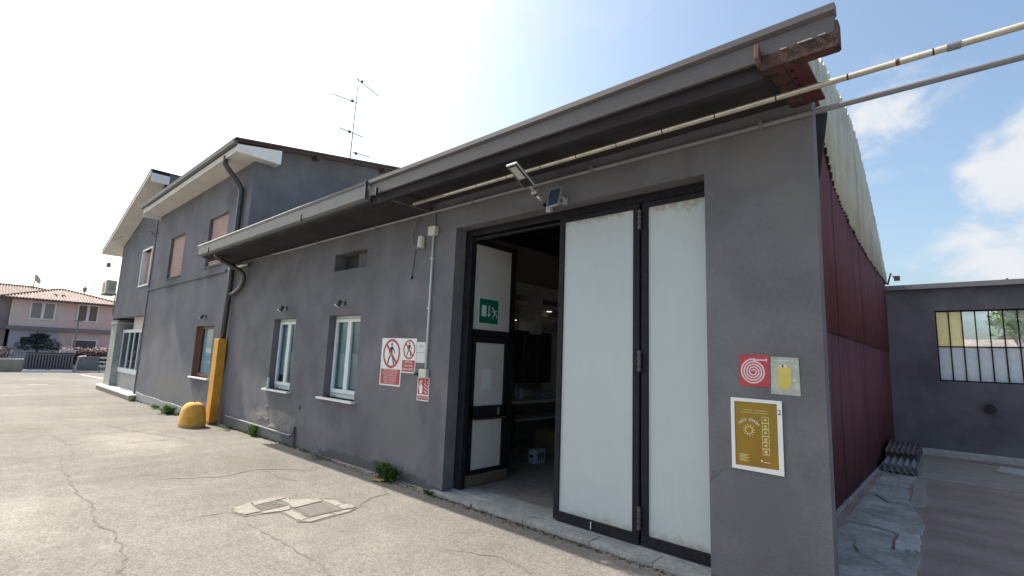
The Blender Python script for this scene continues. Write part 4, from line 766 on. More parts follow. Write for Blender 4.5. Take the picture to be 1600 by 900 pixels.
# boxed eave, gutter, roof
MB().box(-19.55, -11.42, 3.52, 3.999, 5.84, 5.86).build('soffit', M_WHITE_SOFFIT, B); MB().box(-19.55, -11.42, 3.50, 3.52, 5.83, 5.97).build('fascia', M_WHITE_SOFFIT, B)
MB().prism([(-11.42, 3.50, 5.83), (-11.42, 4.45, 5.83), (-11.42, 4.45, 6.16), (-11.42, 3.50, 6.0)], (.018, 0, 0)).build('eave_end', M_WHITE, B); MB().box(-11.70, -11.42, 3.999, 4.45, 5.835, 5.855).build('soffit', M_WHITE_SOFFIT, B)
MB().prism([(-19.55, 3.50, 5.72), (-19.55, 4.0, 5.72), (-19.55, 4.0, 6.0), (-19.55, 3.50, 5.97)], (-.02, 0, 0)).build('eave_end', M_WHITE, B)
MB().prism([(-19.65, 3.49, 5.985), (-19.65, 3.42, 5.995), (-19.65, 3.40, 6.08), (-19.65, 3.42, 6.08), (-19.65, 3.49, 6.03)], (8.28, 0, 0)).build('gutter', M_GUTTER, B)
MB().prism([(-19.65, 3.43, 6.085), (-19.65, 3.43, 6.11), (-19.65, 14.2, 7.80), (-19.65, 14.2, 7.77)], (8.33, 0, 0)).build('roof', M_ROOFDARK, B)
MB().prism([(-11.66, 3.47, 6.08), (-11.66, 3.47, 6.14), (-11.66, 14.1, 7.80), (-11.66, 14.1, 7.72)], (.20, 0, 0)).build('verge_board', M_VERGE, B)
for y in (5.3, 7.2, 9.4): MB().box(-11.70, -11.44, y, y+.09, 6.02+.155*(y-3.45)-.03, 6.07+.155*(y-3.45)).build('purlin_end', M_ROOFDARK, B)
an = thing('tv_antenna', (-11.8, 6.35, 6.5), 'tall thin television mast with four small aerials above the sloping roof edge', 'antenna')
MB().tube([(-11.8, 6.35, 6.5), (-11.8, 6.40, 9.06)], .016, 6, .010).build('mast', M_DARKPIPE, an)
for z, a, ln, ln2 in ((9.0, (.0, 1, -.28), .68, .06), (8.33, (.1, -1, -.12), .75, .06), (7.45, (0, -1, -.0), .42, .30), (6.92, (.0, 1, .08), .55, .0)):
    b = Vector(a).normalized(); p = Vector((-11.8, 6.39, z)); m = MB(); m.tube([p-b*ln2, p+b*ln], .012, 5)
    for k in range(5): q = p+b*ln*(.3+.17*k); m.tube([q-Vector((.16, 0, 0)), q+Vector((.16, 0, 0))], .003, 4)
    m.build('aerial', M_DARKPIPE, an); MB().box(p.x-.03, p.x+.03, p.y+b.y*.12-.03, p.y+b.y*.12+.03, z-.03, z+.03).build('clamp', M_DARKPIPE, an)

# ================================================================== END BUILDING (C)
C = thing('end_building', (-22, 4, -.15), 'grey end building with steep white soffit and glazed ground-floor recess', 'building')
mb = MB(); hc = [(-21.22, -19.98, 3.62, 4.84)]
wall_holes(mb, -25.0, -19.86, 2.57, 5.30, 4.0, 4.3, hc); mb.prism([(-25.0, 4.0, 5.30), (-19.86, 4.0, 5.30), (-19.86, 4.0, 6.93), (-25.0, 4.0, 5.42)], (0, .3, 0)); mb.build('wall', M_PLASTER_B, C)
MB().prism([(-19.86, 4.30, 5.0), (-19.86, 14, 5.0), (-19.86, 14, 7.05), (-19.86, 4.30, 6.93)], (.02, 0, 0)).build('side_wall', M_PLASTER_B, C)
MB().prism([(-25.0, 4.0, -.3), (-25.0, 14, -.3), (-25.0, 14, 5.4), (-25.0, 4.0, 5.4)], (-.03, 0, 0)).build('side_wall', M_PLASTER_B, C)
MB().box(-19.90, -19.83, 3.975, 3.999, -.1, 5.75).build('joint_strip', M_PLASTER_B, C)
# projecting window surround
x0, x1, z0, z1 = hc[0]; mb = MB()
for b in ((x0-.05, x1+.05, z0-.05, z0), (x0-.05, x1+.05, z1, z1+.05), (x0-.05, x0+.004, z0+.0, z1), (x1-.004, x1+.05, z0, z1)): mb.box(b[0], b[1], 3.95, 4.12, b[2], b[3])
f = mb.build('window', M_SILL, C); m = MB(); z = z0
while z < z1-.01: m.prism([(x0, 4.123, z), (x0, 4.110, z+.01), (x0, 4.110, z+.046), (x0, 4.123, z+.052)], (x1-x0, 0, 0)); z += .055
m.build('roller_shutter', M_SHUTTER, f, kind='stuff')
# raked soffit and roof, rising to the right
sx0, sz0, sx1, sz1 = -25.95, 5.20, -19.2, 7.12
def rk(y0, y1, dz0, dz1, name, m, xa=sx0, xb=sx1):
    za = sz0+(xa-sx0)*(sz1-sz0)/(sx1-sx0); zb = sz0+(xb-sx0)*(sz1-sz0)/(sx1-sx0)
    return MB().prism([(xa, y0, za+dz0), (xb, y0, zb+dz0), (xb, y0, zb+dz1), (xa, y0, za+dz1)], (0, y1-y0, 0)).build(name, m, C)
rk(3.50, 3.999, 0, .03, 'soffit', M_WHITE_SOFFIT); rk(3.47, 3.50, -.02, .12, 'fascia', M_WHITE_SOFFIT); rk(3.46, 14.1, .121, .15, 'roof', M_ROOFDARK, sx0-.02, sx1+.02)
rk(4.0, 14, .0, .03, 'soffit', M_WHITE_SOFFIT, sx0, -25.03)
MB().prism([(sx1, 3.50, sz1-.26), (sx1, 4.0, sz1-.26), (sx1, 4.0, sz1+.03), (sx1, 3.50, sz1+.03)], (.02, 0, 0)).build('eave_end', M_WHITE, C)
MB().prism([(sx1-.3, 3.999, sz1-.2), (sx1, 3.999, sz1-.2), (sx1, 3.999, sz1+.12), (sx1-.3, 3.999, sz1+.05)], (0, 10, 0)).build('ridge_wall', M_PLASTER_B, C)
# ground floor: pillar, low wall, glazing, transom panel, step
MB().box(-25.0, -24.0, 4.0, 4.5, -.25, 2.5).build('pillar', M_CONC, C, bevel=.01)
MB().box(-25.03, -23.9, 3.97, 4.5, 2.36, 2.42).build('pillar_cap', M_CONC_LT, C)
MB().box(-24.0, -19.86, 4.22, 4.45, -.25, .56).build('low_wall', M_CONC, C)
MB().box(-24.0, -19.86, 4.19, 4.45, .56, .72).build('sill_band', M_FRAME, C)
gl = MB().box(-23.95, -19.86, 4.20, 4.26, 2.02, 2.13).build('shop_window', M_FRAME, C)
for x in (-23.9, -22.85, -22.1, -21.3, -20.6, -19.9): MB().box(x-.035, x+.035, 4.205, 4.255, .72, 2.02).build('mullion', M_FRAME, gl)
for a, b in zip((-23.9, -22.85, -22.1, -21.3, -20.6), (-22.85, -22.1, -21.3, -20.6, -19.9)): MB().box(a+.035, b-.035, 4.225, 4.232, .72, 2.02).build('pane', M_GLASS, gl)
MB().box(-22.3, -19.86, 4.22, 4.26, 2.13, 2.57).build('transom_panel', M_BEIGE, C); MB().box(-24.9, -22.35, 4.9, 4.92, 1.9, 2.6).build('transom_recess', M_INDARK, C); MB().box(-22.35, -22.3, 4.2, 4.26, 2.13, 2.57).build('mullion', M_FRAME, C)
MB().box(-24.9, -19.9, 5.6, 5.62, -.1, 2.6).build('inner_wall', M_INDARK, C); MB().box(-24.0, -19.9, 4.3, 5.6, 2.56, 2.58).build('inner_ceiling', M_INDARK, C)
st = MB().box(-25.05, -19.45, 3.80, 4.22, -.25, -.02).build('entrance_step', M_CONC_BROWN, C); MB().box(-25.08, -19.42, 3.77, 4.22, -.02, .02).build('step_tread', M_SILL, st)
ac = thing('air_conditioner', (-25.3, 3.8, 3.6), 'pale outdoor air conditioner unit bracketed at the far upper corner', 'air conditioner')
MB().box(-25.85, -25.04, 3.63, 3.97, 3.56, 4.10).build('casing', M_BAKELITE, ac, bevel=.02); MB().tube([(-25.5, 3.632, 3.83), (-25.5, 3.62, 3.83)], .2, 20).build('fan_grille', M_PIPE_GREY, ac)
MB().box(-25.03, -25.025, 3.70, 3.92, 3.66, 4.0).build('side_panel', M_OLD, ac); [MB().box(q_, q_+.04, 3.6, 4.0, 3.50, 3.555).build('bracket', M_PIPE_GREY, ac) for q_ in (-25.7, -25.12)]
MB().tube([(-25.05, 3.97, 3.6), (-25.05, 3.975, 2.7)], .02, 6).build('hose', M_PIPE_GREY, ac)
fl = thing('floodlight', (-25.3, 3.7, 4.9), 'tiny square floodlight on a thin arm below the steep white soffit', 'floodlight')
MB().box(-25.62, -25.42, 3.62, 3.74, 4.66, 4.82).build('lamp_head', M_PIPE_GREY, fl); mb = MB(); mb.tube([(-25.4, 3.55, 4.95), (-25.03, 3.97, 4.93)], .014, 6); mb.tube([(-25.3, 3.68, 4.94), (-25.03, 3.98, 4.55)], .010, 6); mb.tube([(-25.52, 3.68, 4.82), (-25.4, 3.6, 4.95)], .010, 6); mb.build('arm', M_PIPE_GREY, fl)
cw = thing('overhead_cable', (-22, 3.8, 5.3), 'thin cable strung along the facade under the white soffits to a small hook', 'cable')
MB().tube([(-25.2, 3.55, 5.62), (-23, 3.6, 5.55), (-19.9, 3.94, 5.35)], .008, 5).build('wire', M_DARKPIPE, cw); mb = MB(); mb.tube([(-20.4, 3.99, 5.38), (-20.0, 3.85, 5.40), (-19.6, 3.9, 5.38)], .012, 5); mb.tube([(-20.3, 3.99, 5.26), (-19.6, 3.99, 5.30)], .010, 5); mb.build('hook', M_DARKPIPE, cw)

# ================================================================== SIDE YARD ON THE RIGHT
sy = setting('side_yard_floor', MB().box(-1.2, 9, 3.996, 10.34, -.12, -.004), M_CONC_RED)
setting('rear_yard_slab', MB().box(-1.2, 9, 10.365, 13.5, -.12, 0.0), M_CONC_BROWN)
setting('joint_bed', MB().box(-1.2, 9, 10.3, 10.4, -.14, -.03), M_CRACK)
mp = MB().build('concrete_margin', None); mp['kind'] = 'structure'
for pts, zz, m in [([(-1.12, 10.25), (-.66, 10.32), (-.70, 9.35), (-.98, 9.25), (-1.12, 9.4)], .010, M_CONC_BLUE), ([(-1.09, 9.36), (-.98, 9.2), (-.72, 9.3), (-.60, 8.1), (-.80, 8.0), (-.98, 8.4), (-1.08, 8.2)], .016, M_CONC_BLUE),
                   ([(-.70, 10.3), (-.55, 10.3), (-.46, 8.2), (-.60, 8.05)], .006, M_CONC_BROWN), ([(-1.07, 8.1), (-.98, 8.3), (-.80, 7.95), (-.58, 8.0), (-.46, 7.45), (-.42, 7.2), (-.42, 6.75), (-.62, 6.6), (-1.06, 6.7)], .024, M_CONC_BLUE),
                   ([(-.60, 6.56), (-.43, 6.66), (-.40, 6.05), (-.58, 5.98)], .035, M_CONC_LT), ([(-1.06, 6.66), (-.63, 6.56), (-.61, 5.95), (-.40, 6.0), (-.39, 5.2), (-.41, 4.2), (-1.06, 4.2)], .018, M_CONC_BLUE)]:
    rq = []
    for (a, b) in zip(pts, pts[1:]+pts[:1]):
        for k_ in range(5): p_ = Vector(a).lerp(Vector(b), k_/5); rq.append((p_.x+random.uniform(-.010, .010), p_.y+random.uniform(-.05, .05)*min(1, .2+(Vector(a)-Vector(b)).length*.5)))
    slab(rq, -.05, zz*.7, 0).build('patch', m, mp, bevel=.006)
ribbon([(-1.0, 7.2), (-.7, 7.0), (-.45, 7.05)], .02, .028).build('crack', M_CRACK, mp); ribbon([(-.95, 6.2), (-.8, 5.6), (-.5, 5.3)], .015, .022).build('crack', M_CRACK, mp)
yw = thing('yard_wall', (2, 13.5, 0), 'dark grey rear yard wall with a long multi-pane window', 'wall')
mb = MB(); wall_holes(mb, -1.22, 6.5, -.2, 3.39, 13.5, 13.75, [(-.38, 3.6, 1.49, 2.93)]); mb.build('wall', M_PLASTER_Y, yw)
MB().prism([(-1.22, 13.40, 3.39), (-1.22, 13.40, 3.49), (-1.22, 13.95, 3.56), (-1.22, 13.95, 3.39)], (7.8, 0, 0)).build('coping', M_PIPE_GREY, yw)
MB().box(-.85, 6.5, 13.33, 13.499, -.02, .13).build('kerb', M_CONC_LT, yw, bevel=.01); MB().box(-1.2, 6.5, 13.05, 13.33, -.02, .02).build('drain_edge', M_CONC_RED, yw)
f = MB(); f.box(-.38, 3.6, 13.56, 13.60, 2.90, 2.93); f.box(-.38, 3.6, 13.56, 13.60, 1.49, 1.515); f.box(-.38, 3.6, 13.56, 13.60, 2.175, 2.20); fo = f.build('window', M_BLACK, yw)
px = -.36; i = 0
while px < 3.5:
    MB().box(px-.018, px+.002, 13.555, 13.605, 1.515, 2.90).build('bar', M_BLACK, fo)
    up = M_GLASS_YEL if i in (0, 1) else (M_GLASS_FROST if i >= 6 and i % 3 else M_GLASS_DUSTY)
    MB().box(px+.002, px+.182, 13.58, 13.585, 2.20, 2.90).build('pane', up, fo); MB().box(px+.002, px+.182, 13.58, 13.585, 1.515, 2.175).build('pane', M_GLASS_FROST, fo)
    px += .20; i += 1
pp = MB().tube([(.33, 13.50, 1.0), (.33, 13.42, 1.0)], .085, 14).build('wall_vent', M_BLK); tag(pp, 'round black vent hole in the dark rear wall under the window', 'vent')
hk = MB(); hk.tube([(-1.12, 13.45, 3.52), (-1.05, 13.45, 3.78), (-.98, 13.45, 3.62), (-.9, 13.42, 3.66)], .02, 6); hk.box(-1.0, -.9, 13.40, 13.48, 3.60, 3.70); o = hk.build('roof_bracket', M_ROOFDARK); tag(o, 'small dark rusty bracket sticking up where hall roof meets rear wall', 'bracket')
sc = slab([(.30, 12.2), (1.2, 11.6), (1.3, 12.6), (.38, 12.9)], .001, .02).build('white_sheet', M_CONC_LT); tag(sc, 'pale flat board lying on the rear slab at the picture edge', 'board')
def wavy(x0, x1, y0, y1, z, th, m, parent, tilt=0, per=7):
    mb = MB(); n = per*6; i0 = 0
    for (yy, zz) in ((y0, 0), (y1, tilt)):
        for k in range(n+1): mb.v.append((x0+(x1-x0)*k/n, yy, z+zz+.022*math.cos(2*math.pi*per*k/n)))
    for k in range(n): mb.f.append((k, k+1, n+1+k+1, n+1+k))
    o = mb.build('tile', m, parent, smooth=True); o.modifiers.new('s', 'SOLIDIFY').thickness = th; return o
ts = thing('tile_stack', (-.9, 11.2, 0), 'stack of old corrugated roofing tiles in the yard corner', 'stack')
for k in range(5): wavy(-1.10+random.uniform(-.02, .02), -.66+random.uniform(-.02, .02), 10.42+.02*k, 11.15, .035+.024*k, .010, M_RIBLT, ts, .03, 5)
for k in range(9): wavy(-1.12+random.uniform(-.02, .02), -.68+random.uniform(-.02, .02), 11.2+random.uniform(-.03, .03), 12.3, .04+.026*k, .010, M_RIBDK, ts, .09, 6)

# what shows through the clear panes
def leafball(cx, cy, cz, rx, ry, rz, n, size, m, name, parent, seed=0, flat=.6):
    rnd = random.Random(seed); mb = MB(); cl = [(rnd.gauss(0, .45), rnd.gauss(0, .45), rnd.gauss(0, .45)) for _ in range(max(6, n//60))]
    for _ in range(n):
        c = rnd.choice(cl); p = Vector((cx+rx*(c[0]+rnd.gauss(0, .22)), cy+ry*(c[1]+rnd.gauss(0, .22)), cz+rz*(c[2]+rnd.gauss(0, .22))))
        a = Vector((rnd.gauss(0, 1), rnd.gauss(0, 1), rnd.gauss(0, flat))).normalized(); b = a.cross(Vector((rnd.gauss(0, 1), rnd.gauss(0, 1), rnd.gauss(0, 1)))).normalized(); s = size*rnd.uniform(.6, 1.3)
        mb.poly([p-a*s, p-b*s*.45, p+a*s, p+b*s*.45])
    return mb.build(name, m, parent)
t = thing('garden_tree', (1.6, 30, 0), 'bright green tree seen through the clear panes of the rear window', 'tree')
MB().tube([(1.6, 30, 0), (1.65, 30, 2.5), (1.7, 30, 4)], .18, 8, .08).build('trunk', M_BARK, t); leafball(1.78, 30, 4.35, .62, .9, .95, 2200, .12, M_LEAF_BR, 'crown', t, 3)
hh = thing('garden_house', (2, 36, 0), 'cream house with a low terracotta gable seen through the rear window', 'house')
MB().prism([(1.3, 36, 0), (4.5, 36, 0), (4.5, 36, 3.6), (3.0, 36, 4.1), (1.3, 36, 3.4)], (0, 4, 0)).build('wall', M_BEIGE, hh); MB().prism([(1.1, 35.8, 3.35), (3.0, 35.8, 4.15), (4.7, 35.8, 3.6), (4.7, 35.8, 3.72), (3.0, 35.8, 4.27), (1.1, 35.8, 3.47)], (0, 4.4, 0)).build('roof', M_ROOFTILE, hh)
gs = thing('garden_shed', (0, 24, 0), 'low ochre rendered shed seen through the lower panes', 'shed')
MB().box(-2.4, 1.35, 25, 27, 0, 2.55).build('wall', M_BEIGE, gs); MB().prism([(-2.5, 24.8, 2.5), (-2.5, 27.2, 3.0), (-2.5, 27.2, 3.08), (-2.5, 24.8, 2.58)], (4, 0, 0)).build('roof', M_ROOFTILE, gs)

# ================================================================== INSIDE THE HALL
pw = MB(); pw.box(-6.75, -6.6, 4.3, 13.4, .045, 3.9); setting('partition_wall', pw, M_INWALL)
bm_ = MB().box(-6.6, -6.45, 4.6, 13.3, 2.86, 3.12).build('wall_beam', M_INPALE); bm_['kind'] = 'structure'
mb = MB(); mb.box(-6.599, -6.56, 8.3, 13.3, .9, 2.2); setting('pale_wall_panel', mb, M_INPALE)
sd_ = thing('ceiling_duct', (-6.4, 8, 2.3), 'pale horizontal duct and cable trunking high inside the dark hall', 'duct')
MB().tube([(-6.35, 7.4, 2.42), (-6.35, 12.5, 2.42)], .07, 10).build('duct', M_INPALE, sd_); MB().box(-6.59, -6.4, 6.5, 12.8, 2.66, 2.74).build('tray', M_INPALE, sd_); MB().box(-6.59, -6.2, 7.5, 7.75, 2.1, 2.85).build('bracket', M_INPALE, sd_)
wb = thing('workbench', (-6.2, 8, 0), 'long dim workbench with a lower shelf against the inner wall', 'workbench')
MB().box(-6.59, -5.85, 6.6, 10.2, .82, .87).build('top', M_INPALE, wb); MB().box(-6.59, -5.95, 6.6, 10.2, .50, .53).build('shelf', M_INPALE, wb); MB().box(-6.59, -6.55, 6.6, 10.2, .87, 1.0).build('upstand', M_INPALE, wb)
for y in (6.65, 8.3, 10.1): MB().box(-5.95, -5.89, y, y+.06, .045, .82).build('leg', M_INDARK, wb)
for i, (y, hgt, rd, m, lb) in enumerate([(7.05, .26, .05, M_BOXW, 'white plastic bottle at the near end of the workbench'), (7.18, .2, .06, M_INPALE, 'squat pale tub beside the white bottle on the workbench'), (7.9, .1, .05, M_SIGN_W, 'short white cup in the middle of the workbench'), (8.55, .27, .035, M_INDARK, 'dark slim bottle at the far end of the workbench')]):
    b = thing('bottle' if i != 2 else 'cup', (-6.2, y, .87), lb, 'bottle' if i != 2 else 'cup'); MB().tube([(-6.2, y, .87), (-6.2, y, .87+hgt*.7)], rd, 12).build('body', m, b); MB().tube([(-6.2, y, .87+hgt*.7), (-6.2, y, .87+hgt*.8), (-6.2, y, .87+hgt)], rd*.6, 10, rd*.35).build('neck', m, b)
cbn = thing('carton', (-4.95, 6.15, .045), 'open white printed carton on the hall floor', 'box')
MB().box(-5.03, -4.87, 6.05, 6.26, .045, .25).build('body', M_BOXW, cbn, bevel=.004); mb = MB()
for k in range(3): mb.box(-4.868, -4.866, 6.08+.055*k, 6.11+.055*k, .10, .21)
mb.box(-5.01, -4.93, 6.046, 6.048, .13, .17); mb.build('print', M_SOLAR, cbn)
cb2 = MB().box(-5.6, -5.15, 6.9, 7.5, .045, .40).build('cardboard_box', M_CARD); tag(cb2, 'brown cardboard box behind the white carton on the floor', 'box')
cb3 = MB().tube([(-5.55, 5.9, .06), (-5.4, 5.98, .06), (-5.3, 5.9, .06), (-5.45, 5.8, .06)], .018, 6).build('hose', M_INPALE); tag(cb3, 'short pale loop of hose lying on the hall floor', 'hose')
for y, z, x, lb in ((7.24, 2.36, -6.5, 'small lit lamp beside the top of the open leaf'), (8.33, 2.63, -6.48, 'small lit lamp farther inside the hall by the duct')):
    q = thing('work_lamp', (x, y, z), lb, 'lamp'); MB().tube([(x, y, z), (x, y, z+.05)], .07, 12, .04).build('shade', M_INPALE, q); MB().tube([(x, y, z-.012), (x, y, z-.002)], .055, 12).build('bulb', M_EMIT, q); MB().tube([(x, y, z+.05), (x, y, z+.5)], .006, 5).build('cord', M_BLK, q)
sf = thing('shelf_unit', (-6.4, 9, 1), 'tall dark cupboard standing above the workbench', 'cupboard'); MB().box(-6.58, -6.3, 6.9, 8.2, 1.15, 2.15).build('cabinet', M_INDARK, sf)
for y in (7.33, 7.76): MB().box(-6.299, -6.29, y-.004, y+.004, 1.17, 2.13).build('door_gap', M_INWALL, sf)

# ================================================================== FAR SIDE OF THE ROAD
XH = -41.0
H = thing('pink_house', (XH-3, 4.5, 0), 'pink and beige two-storey house with a hipped terracotta roof beyond the gate', 'house')
MB().box(XH-6, XH, 1.82, 4.1, 2.42, 4.06).build('upper_wall', M_BEIGE, H, label='beige left half of the upper storey'); MB().box(XH-6, XH, 4.1, 8.2, 2.42, 4.06).build('upper_wall', M_PINK, H, label='pink right half of the upper storey')
MB().box(XH-6, XH-.15, 1.95, 4.1, 0, 2.2).build('lower_wall', M_LILAC, H); MB().box(XH-6, XH-.15, 4.1, 8.2, 0, 2.2).build('lower_wall', M_PINK, H); MB().box(XH-6, XH+.12, 1.75, 8.3, 2.2, 2.42).build('floor_band', M_DARKBAND, H)
def far_window(y0, y1, z0, z1, m, split=True, x=XH, p=H):
    t = .08; mb = MB(); y = [(y0, y0+t), (y1-t, y1)]+([((y0+y1)/2-.07, (y0+y1)/2+.07)] if split else [])
    for a, b in y: mb.box(x, x+.05, a, b, z0, z1)
    mb.box(x, x+.06, y0-.02, y1+.02, z0-t, z0); mb.box(x, x+.05, y0, y1, z1, z1+t); f = mb.build('window', M_TRIMP, p)
    if split: MB().box(x, x+.03, y0+t, (y0+y1)/2-.07, z0, z1).build('shutter', m, f); MB().box(x, x+.03, (y0+y1)/2+.07, y1-t, z0, z1).build('shutter', m, f)
    else: MB().box(x, x+.02, y0+t, y1-t, z0, z1).build('pane', m, f)
far_window(2.60, 3.76, 2.92, 3.83, M_SHUT_G); far_window(4.74, 5.80, 2.94, 3.88, M_SHUT_B); far_window(4.72, 5.98, 1.15, 1.70, M_DARKGLASS, False, XH-.15)
f = MB().box(XH-.15, XH-.12, 2.44, 3.4, 1.38, 1.78).build('window', M_DARKGLASS, H)
def hip(name, x0, x1, y0, y1, ze, ya, yb, za, parent, m):
    xm = (x0+x1)/2; E = [(x1, y0, ze), (x1, y1, ze), (x0, y1, ze), (x0, y0, ze)]; A_, B_ = (xm, ya, za), (xm, yb, za); mb = MB()
    mb.poly([E[0], E[1], B_, A_]); mb.poly([E[1], E[2], B_]); mb.poly([E[2], E[3], A_, B_]); mb.poly([E[3], E[0], A_]); mb.poly(E[::-1]); r = mb.build(name, m, parent)
    # rows of tiles down the front slope, and ridge tiles
    n = int((y1-y0)/.14); v = Vector; mt = MB()
    for k in range(n):
        y = y0+(y1-y0)*(k+.5)/n
        tt = min(1, (y-y0)/(ya-y0) if y < ya else 1, (y1-y)/(y1-yb) if y > yb else 1)
        p = v((x1, y, ze+.02)); q = v((x1+(xm-x1)*tt, y, ze+(za-ze)*tt+.02)); mt.tube([p, q], .045, 5)
    mt.build('tile_rows', m, r, kind='stuff')
    mr = MB()
    for a, b in ((E[0], A_), (E[1], B_), (A_, B_)): mr.tube([v(a)+v((0, 0, .03)), v(b)+v((0, 0, .03))], .07, 6)
    mr.build('ridge_tiles', M_ROOFDARK, r); return r
hip('roof', XH-5.6, XH+.5, 1.3, 7.4, 4.03, 3.9, 4.3, 4.92, H, M_ROOFTILE)
MB().box(XH+.42, XH+.52, 1.3, 7.5, 3.94, 4.05).build('gutter', M_ROOFDARK, H)
for y, z in ((3.7, 4.52), (4.05, 4.5)): MB().box(XH-.9, XH-.7, y-.08, y+.08, 4.35, 4.50).build('roof_vent', M_ROOFTILE, H)
mb = MB(); mb.tube([(XH-2.6, 5.25, 4.6), (XH-2.6, 5.25, 5.35)], .03, 5); mb.box(XH-2.65, XH-2.55, 5.15, 5.35, 4.95, 5.25); o = mb.build('flue', M_PIPE_GREY, None); tag(o, 'small grey flue on the pink house roof beside a thin aerial', 'flue')
mb = MB(); mb.tube([(XH-2.9, 5.62, 4.4), (XH-2.9, 5.72, 5.75)], .02, 5); mb.tube([(XH-2.9, 5.5, 5.55), (XH-2.9, 5.95, 5.65)], .012, 4); o = mb.build('roof_aerial', M_PIPE_GREY, None); tag(o, 'thin faint aerial on the right of the pink house roof', 'antenna')
H2 = thing('rear_house', (-49, 2, 0), 'larger house behind with a shallow terracotta roof carrying a dish', 'house')
MB().box(-52, -46.9, -4.5, 6.8, 0, 4.3).build('wall', M_MAUVE, H2); hip('roof', -52.5, -46.8, -5, 9.2, 4.25, -.5, 3.1, 5.38, H2, M_ROOFTILE)
H3 = thing('mauve_house', (-44, 0, 0), 'shaded mauve house at the far left edge', 'house')
MB().box(-46, XH-.9, -3.5, 1.8, 0, 4.05).build('wall', M_MAUVE, H3); MB().box(XH-.9, XH-.5, -3.5, 1.8, 2.2, 2.75).build('balcony', M_DARKBAND, H3); MB().box(-46.2, XH-.6, -3.7, 1.75, 4.03, 4.12).build('roof', M_ROOFTILE, H3)
MB().box(XH-.62, XH-.5, 1.2, 1.55, 1.72, 1.86).build('lamp_globe', M_EMIT, H3)
ds = thing('satellite_dish', (-47.5, 2.95, 5.2), 'round grey satellite dish on the rear roof', 'satellite dish')
mb = MB(); c = Vector((-47.5, 3.05, 5.78)); ax = Vector((.45, .8, .35)).normalized(); a = ax.cross(Vector((0, 0, 1))).normalized(); b = ax.cross(a)
for j in range(5):
    for i in range(20): t = 2*math.pi*i/20; r_ = .34*j/4+.001; mb.v.append(tuple(c+(a*math.cos(t)+b*math.sin(t))*r_+ax*(.10*(j/4)**2)))
for j in range(4):
    for i in range(20): mb.f.append((j*20+i, j*20+(i+1) % 20, (j+1)*20+(i+1) % 20, (j+1)*20+i))
o = mb.build('dish', M_ALU2, ds, smooth=True); o.modifiers.new('s', 'SOLIDIFY').thickness = .02
mb = MB(); mb.tube([c-ax*.02, (-47.5, 2.95, 5.15)], .03, 6); mb.build('stand', M_PIPE_GREY, ds); MB().tube([c+b*.3, c+ax*.35], .012, 5).build('feed_arm', M_PIPE_GREY, ds)
XF = -35.6
lw = thing('low_boundary_wall', (XF, 0, 0), 'low grey wall with a pale coping and dark railing left of the gate', 'wall')
MB().box(XF-.2, XF, -6, 2.36, 0, .60).build('wall', M_CONC_BROWN, lw); MB().box(XF-.24, XF+.03, -6, 2.36, .60, .65).build('coping', M_SILL, lw); mb = MB(); mb.box(XF-.12, XF-.08, -6, 2.36, .95, 1.0); lw_ = mb.build('rail', M_FENCE, lw)
m = MB(); y = -5.9
while y < 2.3: m.box(XF-.11, XF-.09, y, y+.03, .65, .95); y += .11
m.build('railing_bars', M_FENCE, lw, kind='stuff')
gt2 = thing('sliding_gate', (XF, 3.3, 0), 'grey barred sliding gate across the far entrance', 'gate')
mb = MB(); mb.box(XF, XF+.05, 2.38, 4.26, .88, .93); mb.box(XF, XF+.05, 2.38, 4.26, .10, .16); mb.box(XF, XF+.05, 2.38, 2.43, .16, .88); mb.box(XF, XF+.05, 4.21, 4.26, .16, .88); mb.build('frame', M_FENCE, gt2)
y = 2.46
while y < 4.2: MB().box(XF+.005, XF+.045, y, y+.055, .16, .88).build('slat', M_FENCE_LT, gt2); y += .115
MB().box(XF-.06, XF-.03, 2.42, 4.3, .12, 1.0).build('backing_sheet', M_FENCE_DK, gt2)
for a, b in ((2.36, 3.26), (3.34, 4.22)): o = MB().box(XF+.5, XF+.75, a, b, .0, .13).build('white_kerb_bar', M_WHITE, None, bevel=.01); tag(o, 'white kerb bar at the foot of the gate, '+('left one' if a < 3 else 'right one'), 'kerb bar', 'white kerb bars below the gate')
g2 = thing('dark_gate_panel', (XF, 4.9, 0), 'dark solid gate panel with a small pale notice', 'gate'); MB().box(XF-.02, XF+.03, 4.42, 5.36, .06, .86).build('panel', M_FENCE, g2); MB().box(XF+.03, XF+.035, 4.68, 4.88, .42, .66).build('notice', M_PIPE_GREY, g2)
pt = MB(); pt.tube([(XF+.3, 4.38, .0), (XF+.3, 4.40, .5), (XF+.3, 4.46, .82), (XF+.3, 4.75, .86)], .035, 6); pt.box(XF+.2, XF+.4, 4.28, 4.48, 0, .16); o = pt.build('bent_barrier_tube', M_ALU2); tag(o, 'bent pale tube on a block beside the dark gate panel', 'barrier')
rl = thing('white_rail', (XF, 5.6, 0), 'white horizontal railing just beside the end building', 'railing')
for z in (.3, .52, .75): MB().box(XF, XF+.05, 5.38, 6.6, z, z+.07).build('rail', M_WHITE, rl)
for y in (5.4, 6.3): MB().box(XF, XF+.05, y, y+.05, 0, .3).build('post', M_FENCE, rl)
po = MB().tube([(XF-.3, 4.27, 0), (XF-.3, 4.27, 2.75)], .035, 6); po.box(XF-.33, XF-.25, 4.1, 4.45, 2.72, 2.78); o = po.build('sign_pole', M_FENCE); tag(o, 'thin dark pole standing in front of the pink house', 'pole')
pb = MB().box(XF-.5, XF-.1, 3.72, 4.35, .9, 1.15).build('gate_pillar', M_CONC_LT); tag(pb, 'pale stone pillar top behind the gate beside the hedge', 'pillar')
hd = thing('flowering_hedge', (XF-.6, 4.9, 0), 'dark purple hedge topped with pink blossom behind the gate', 'hedge')
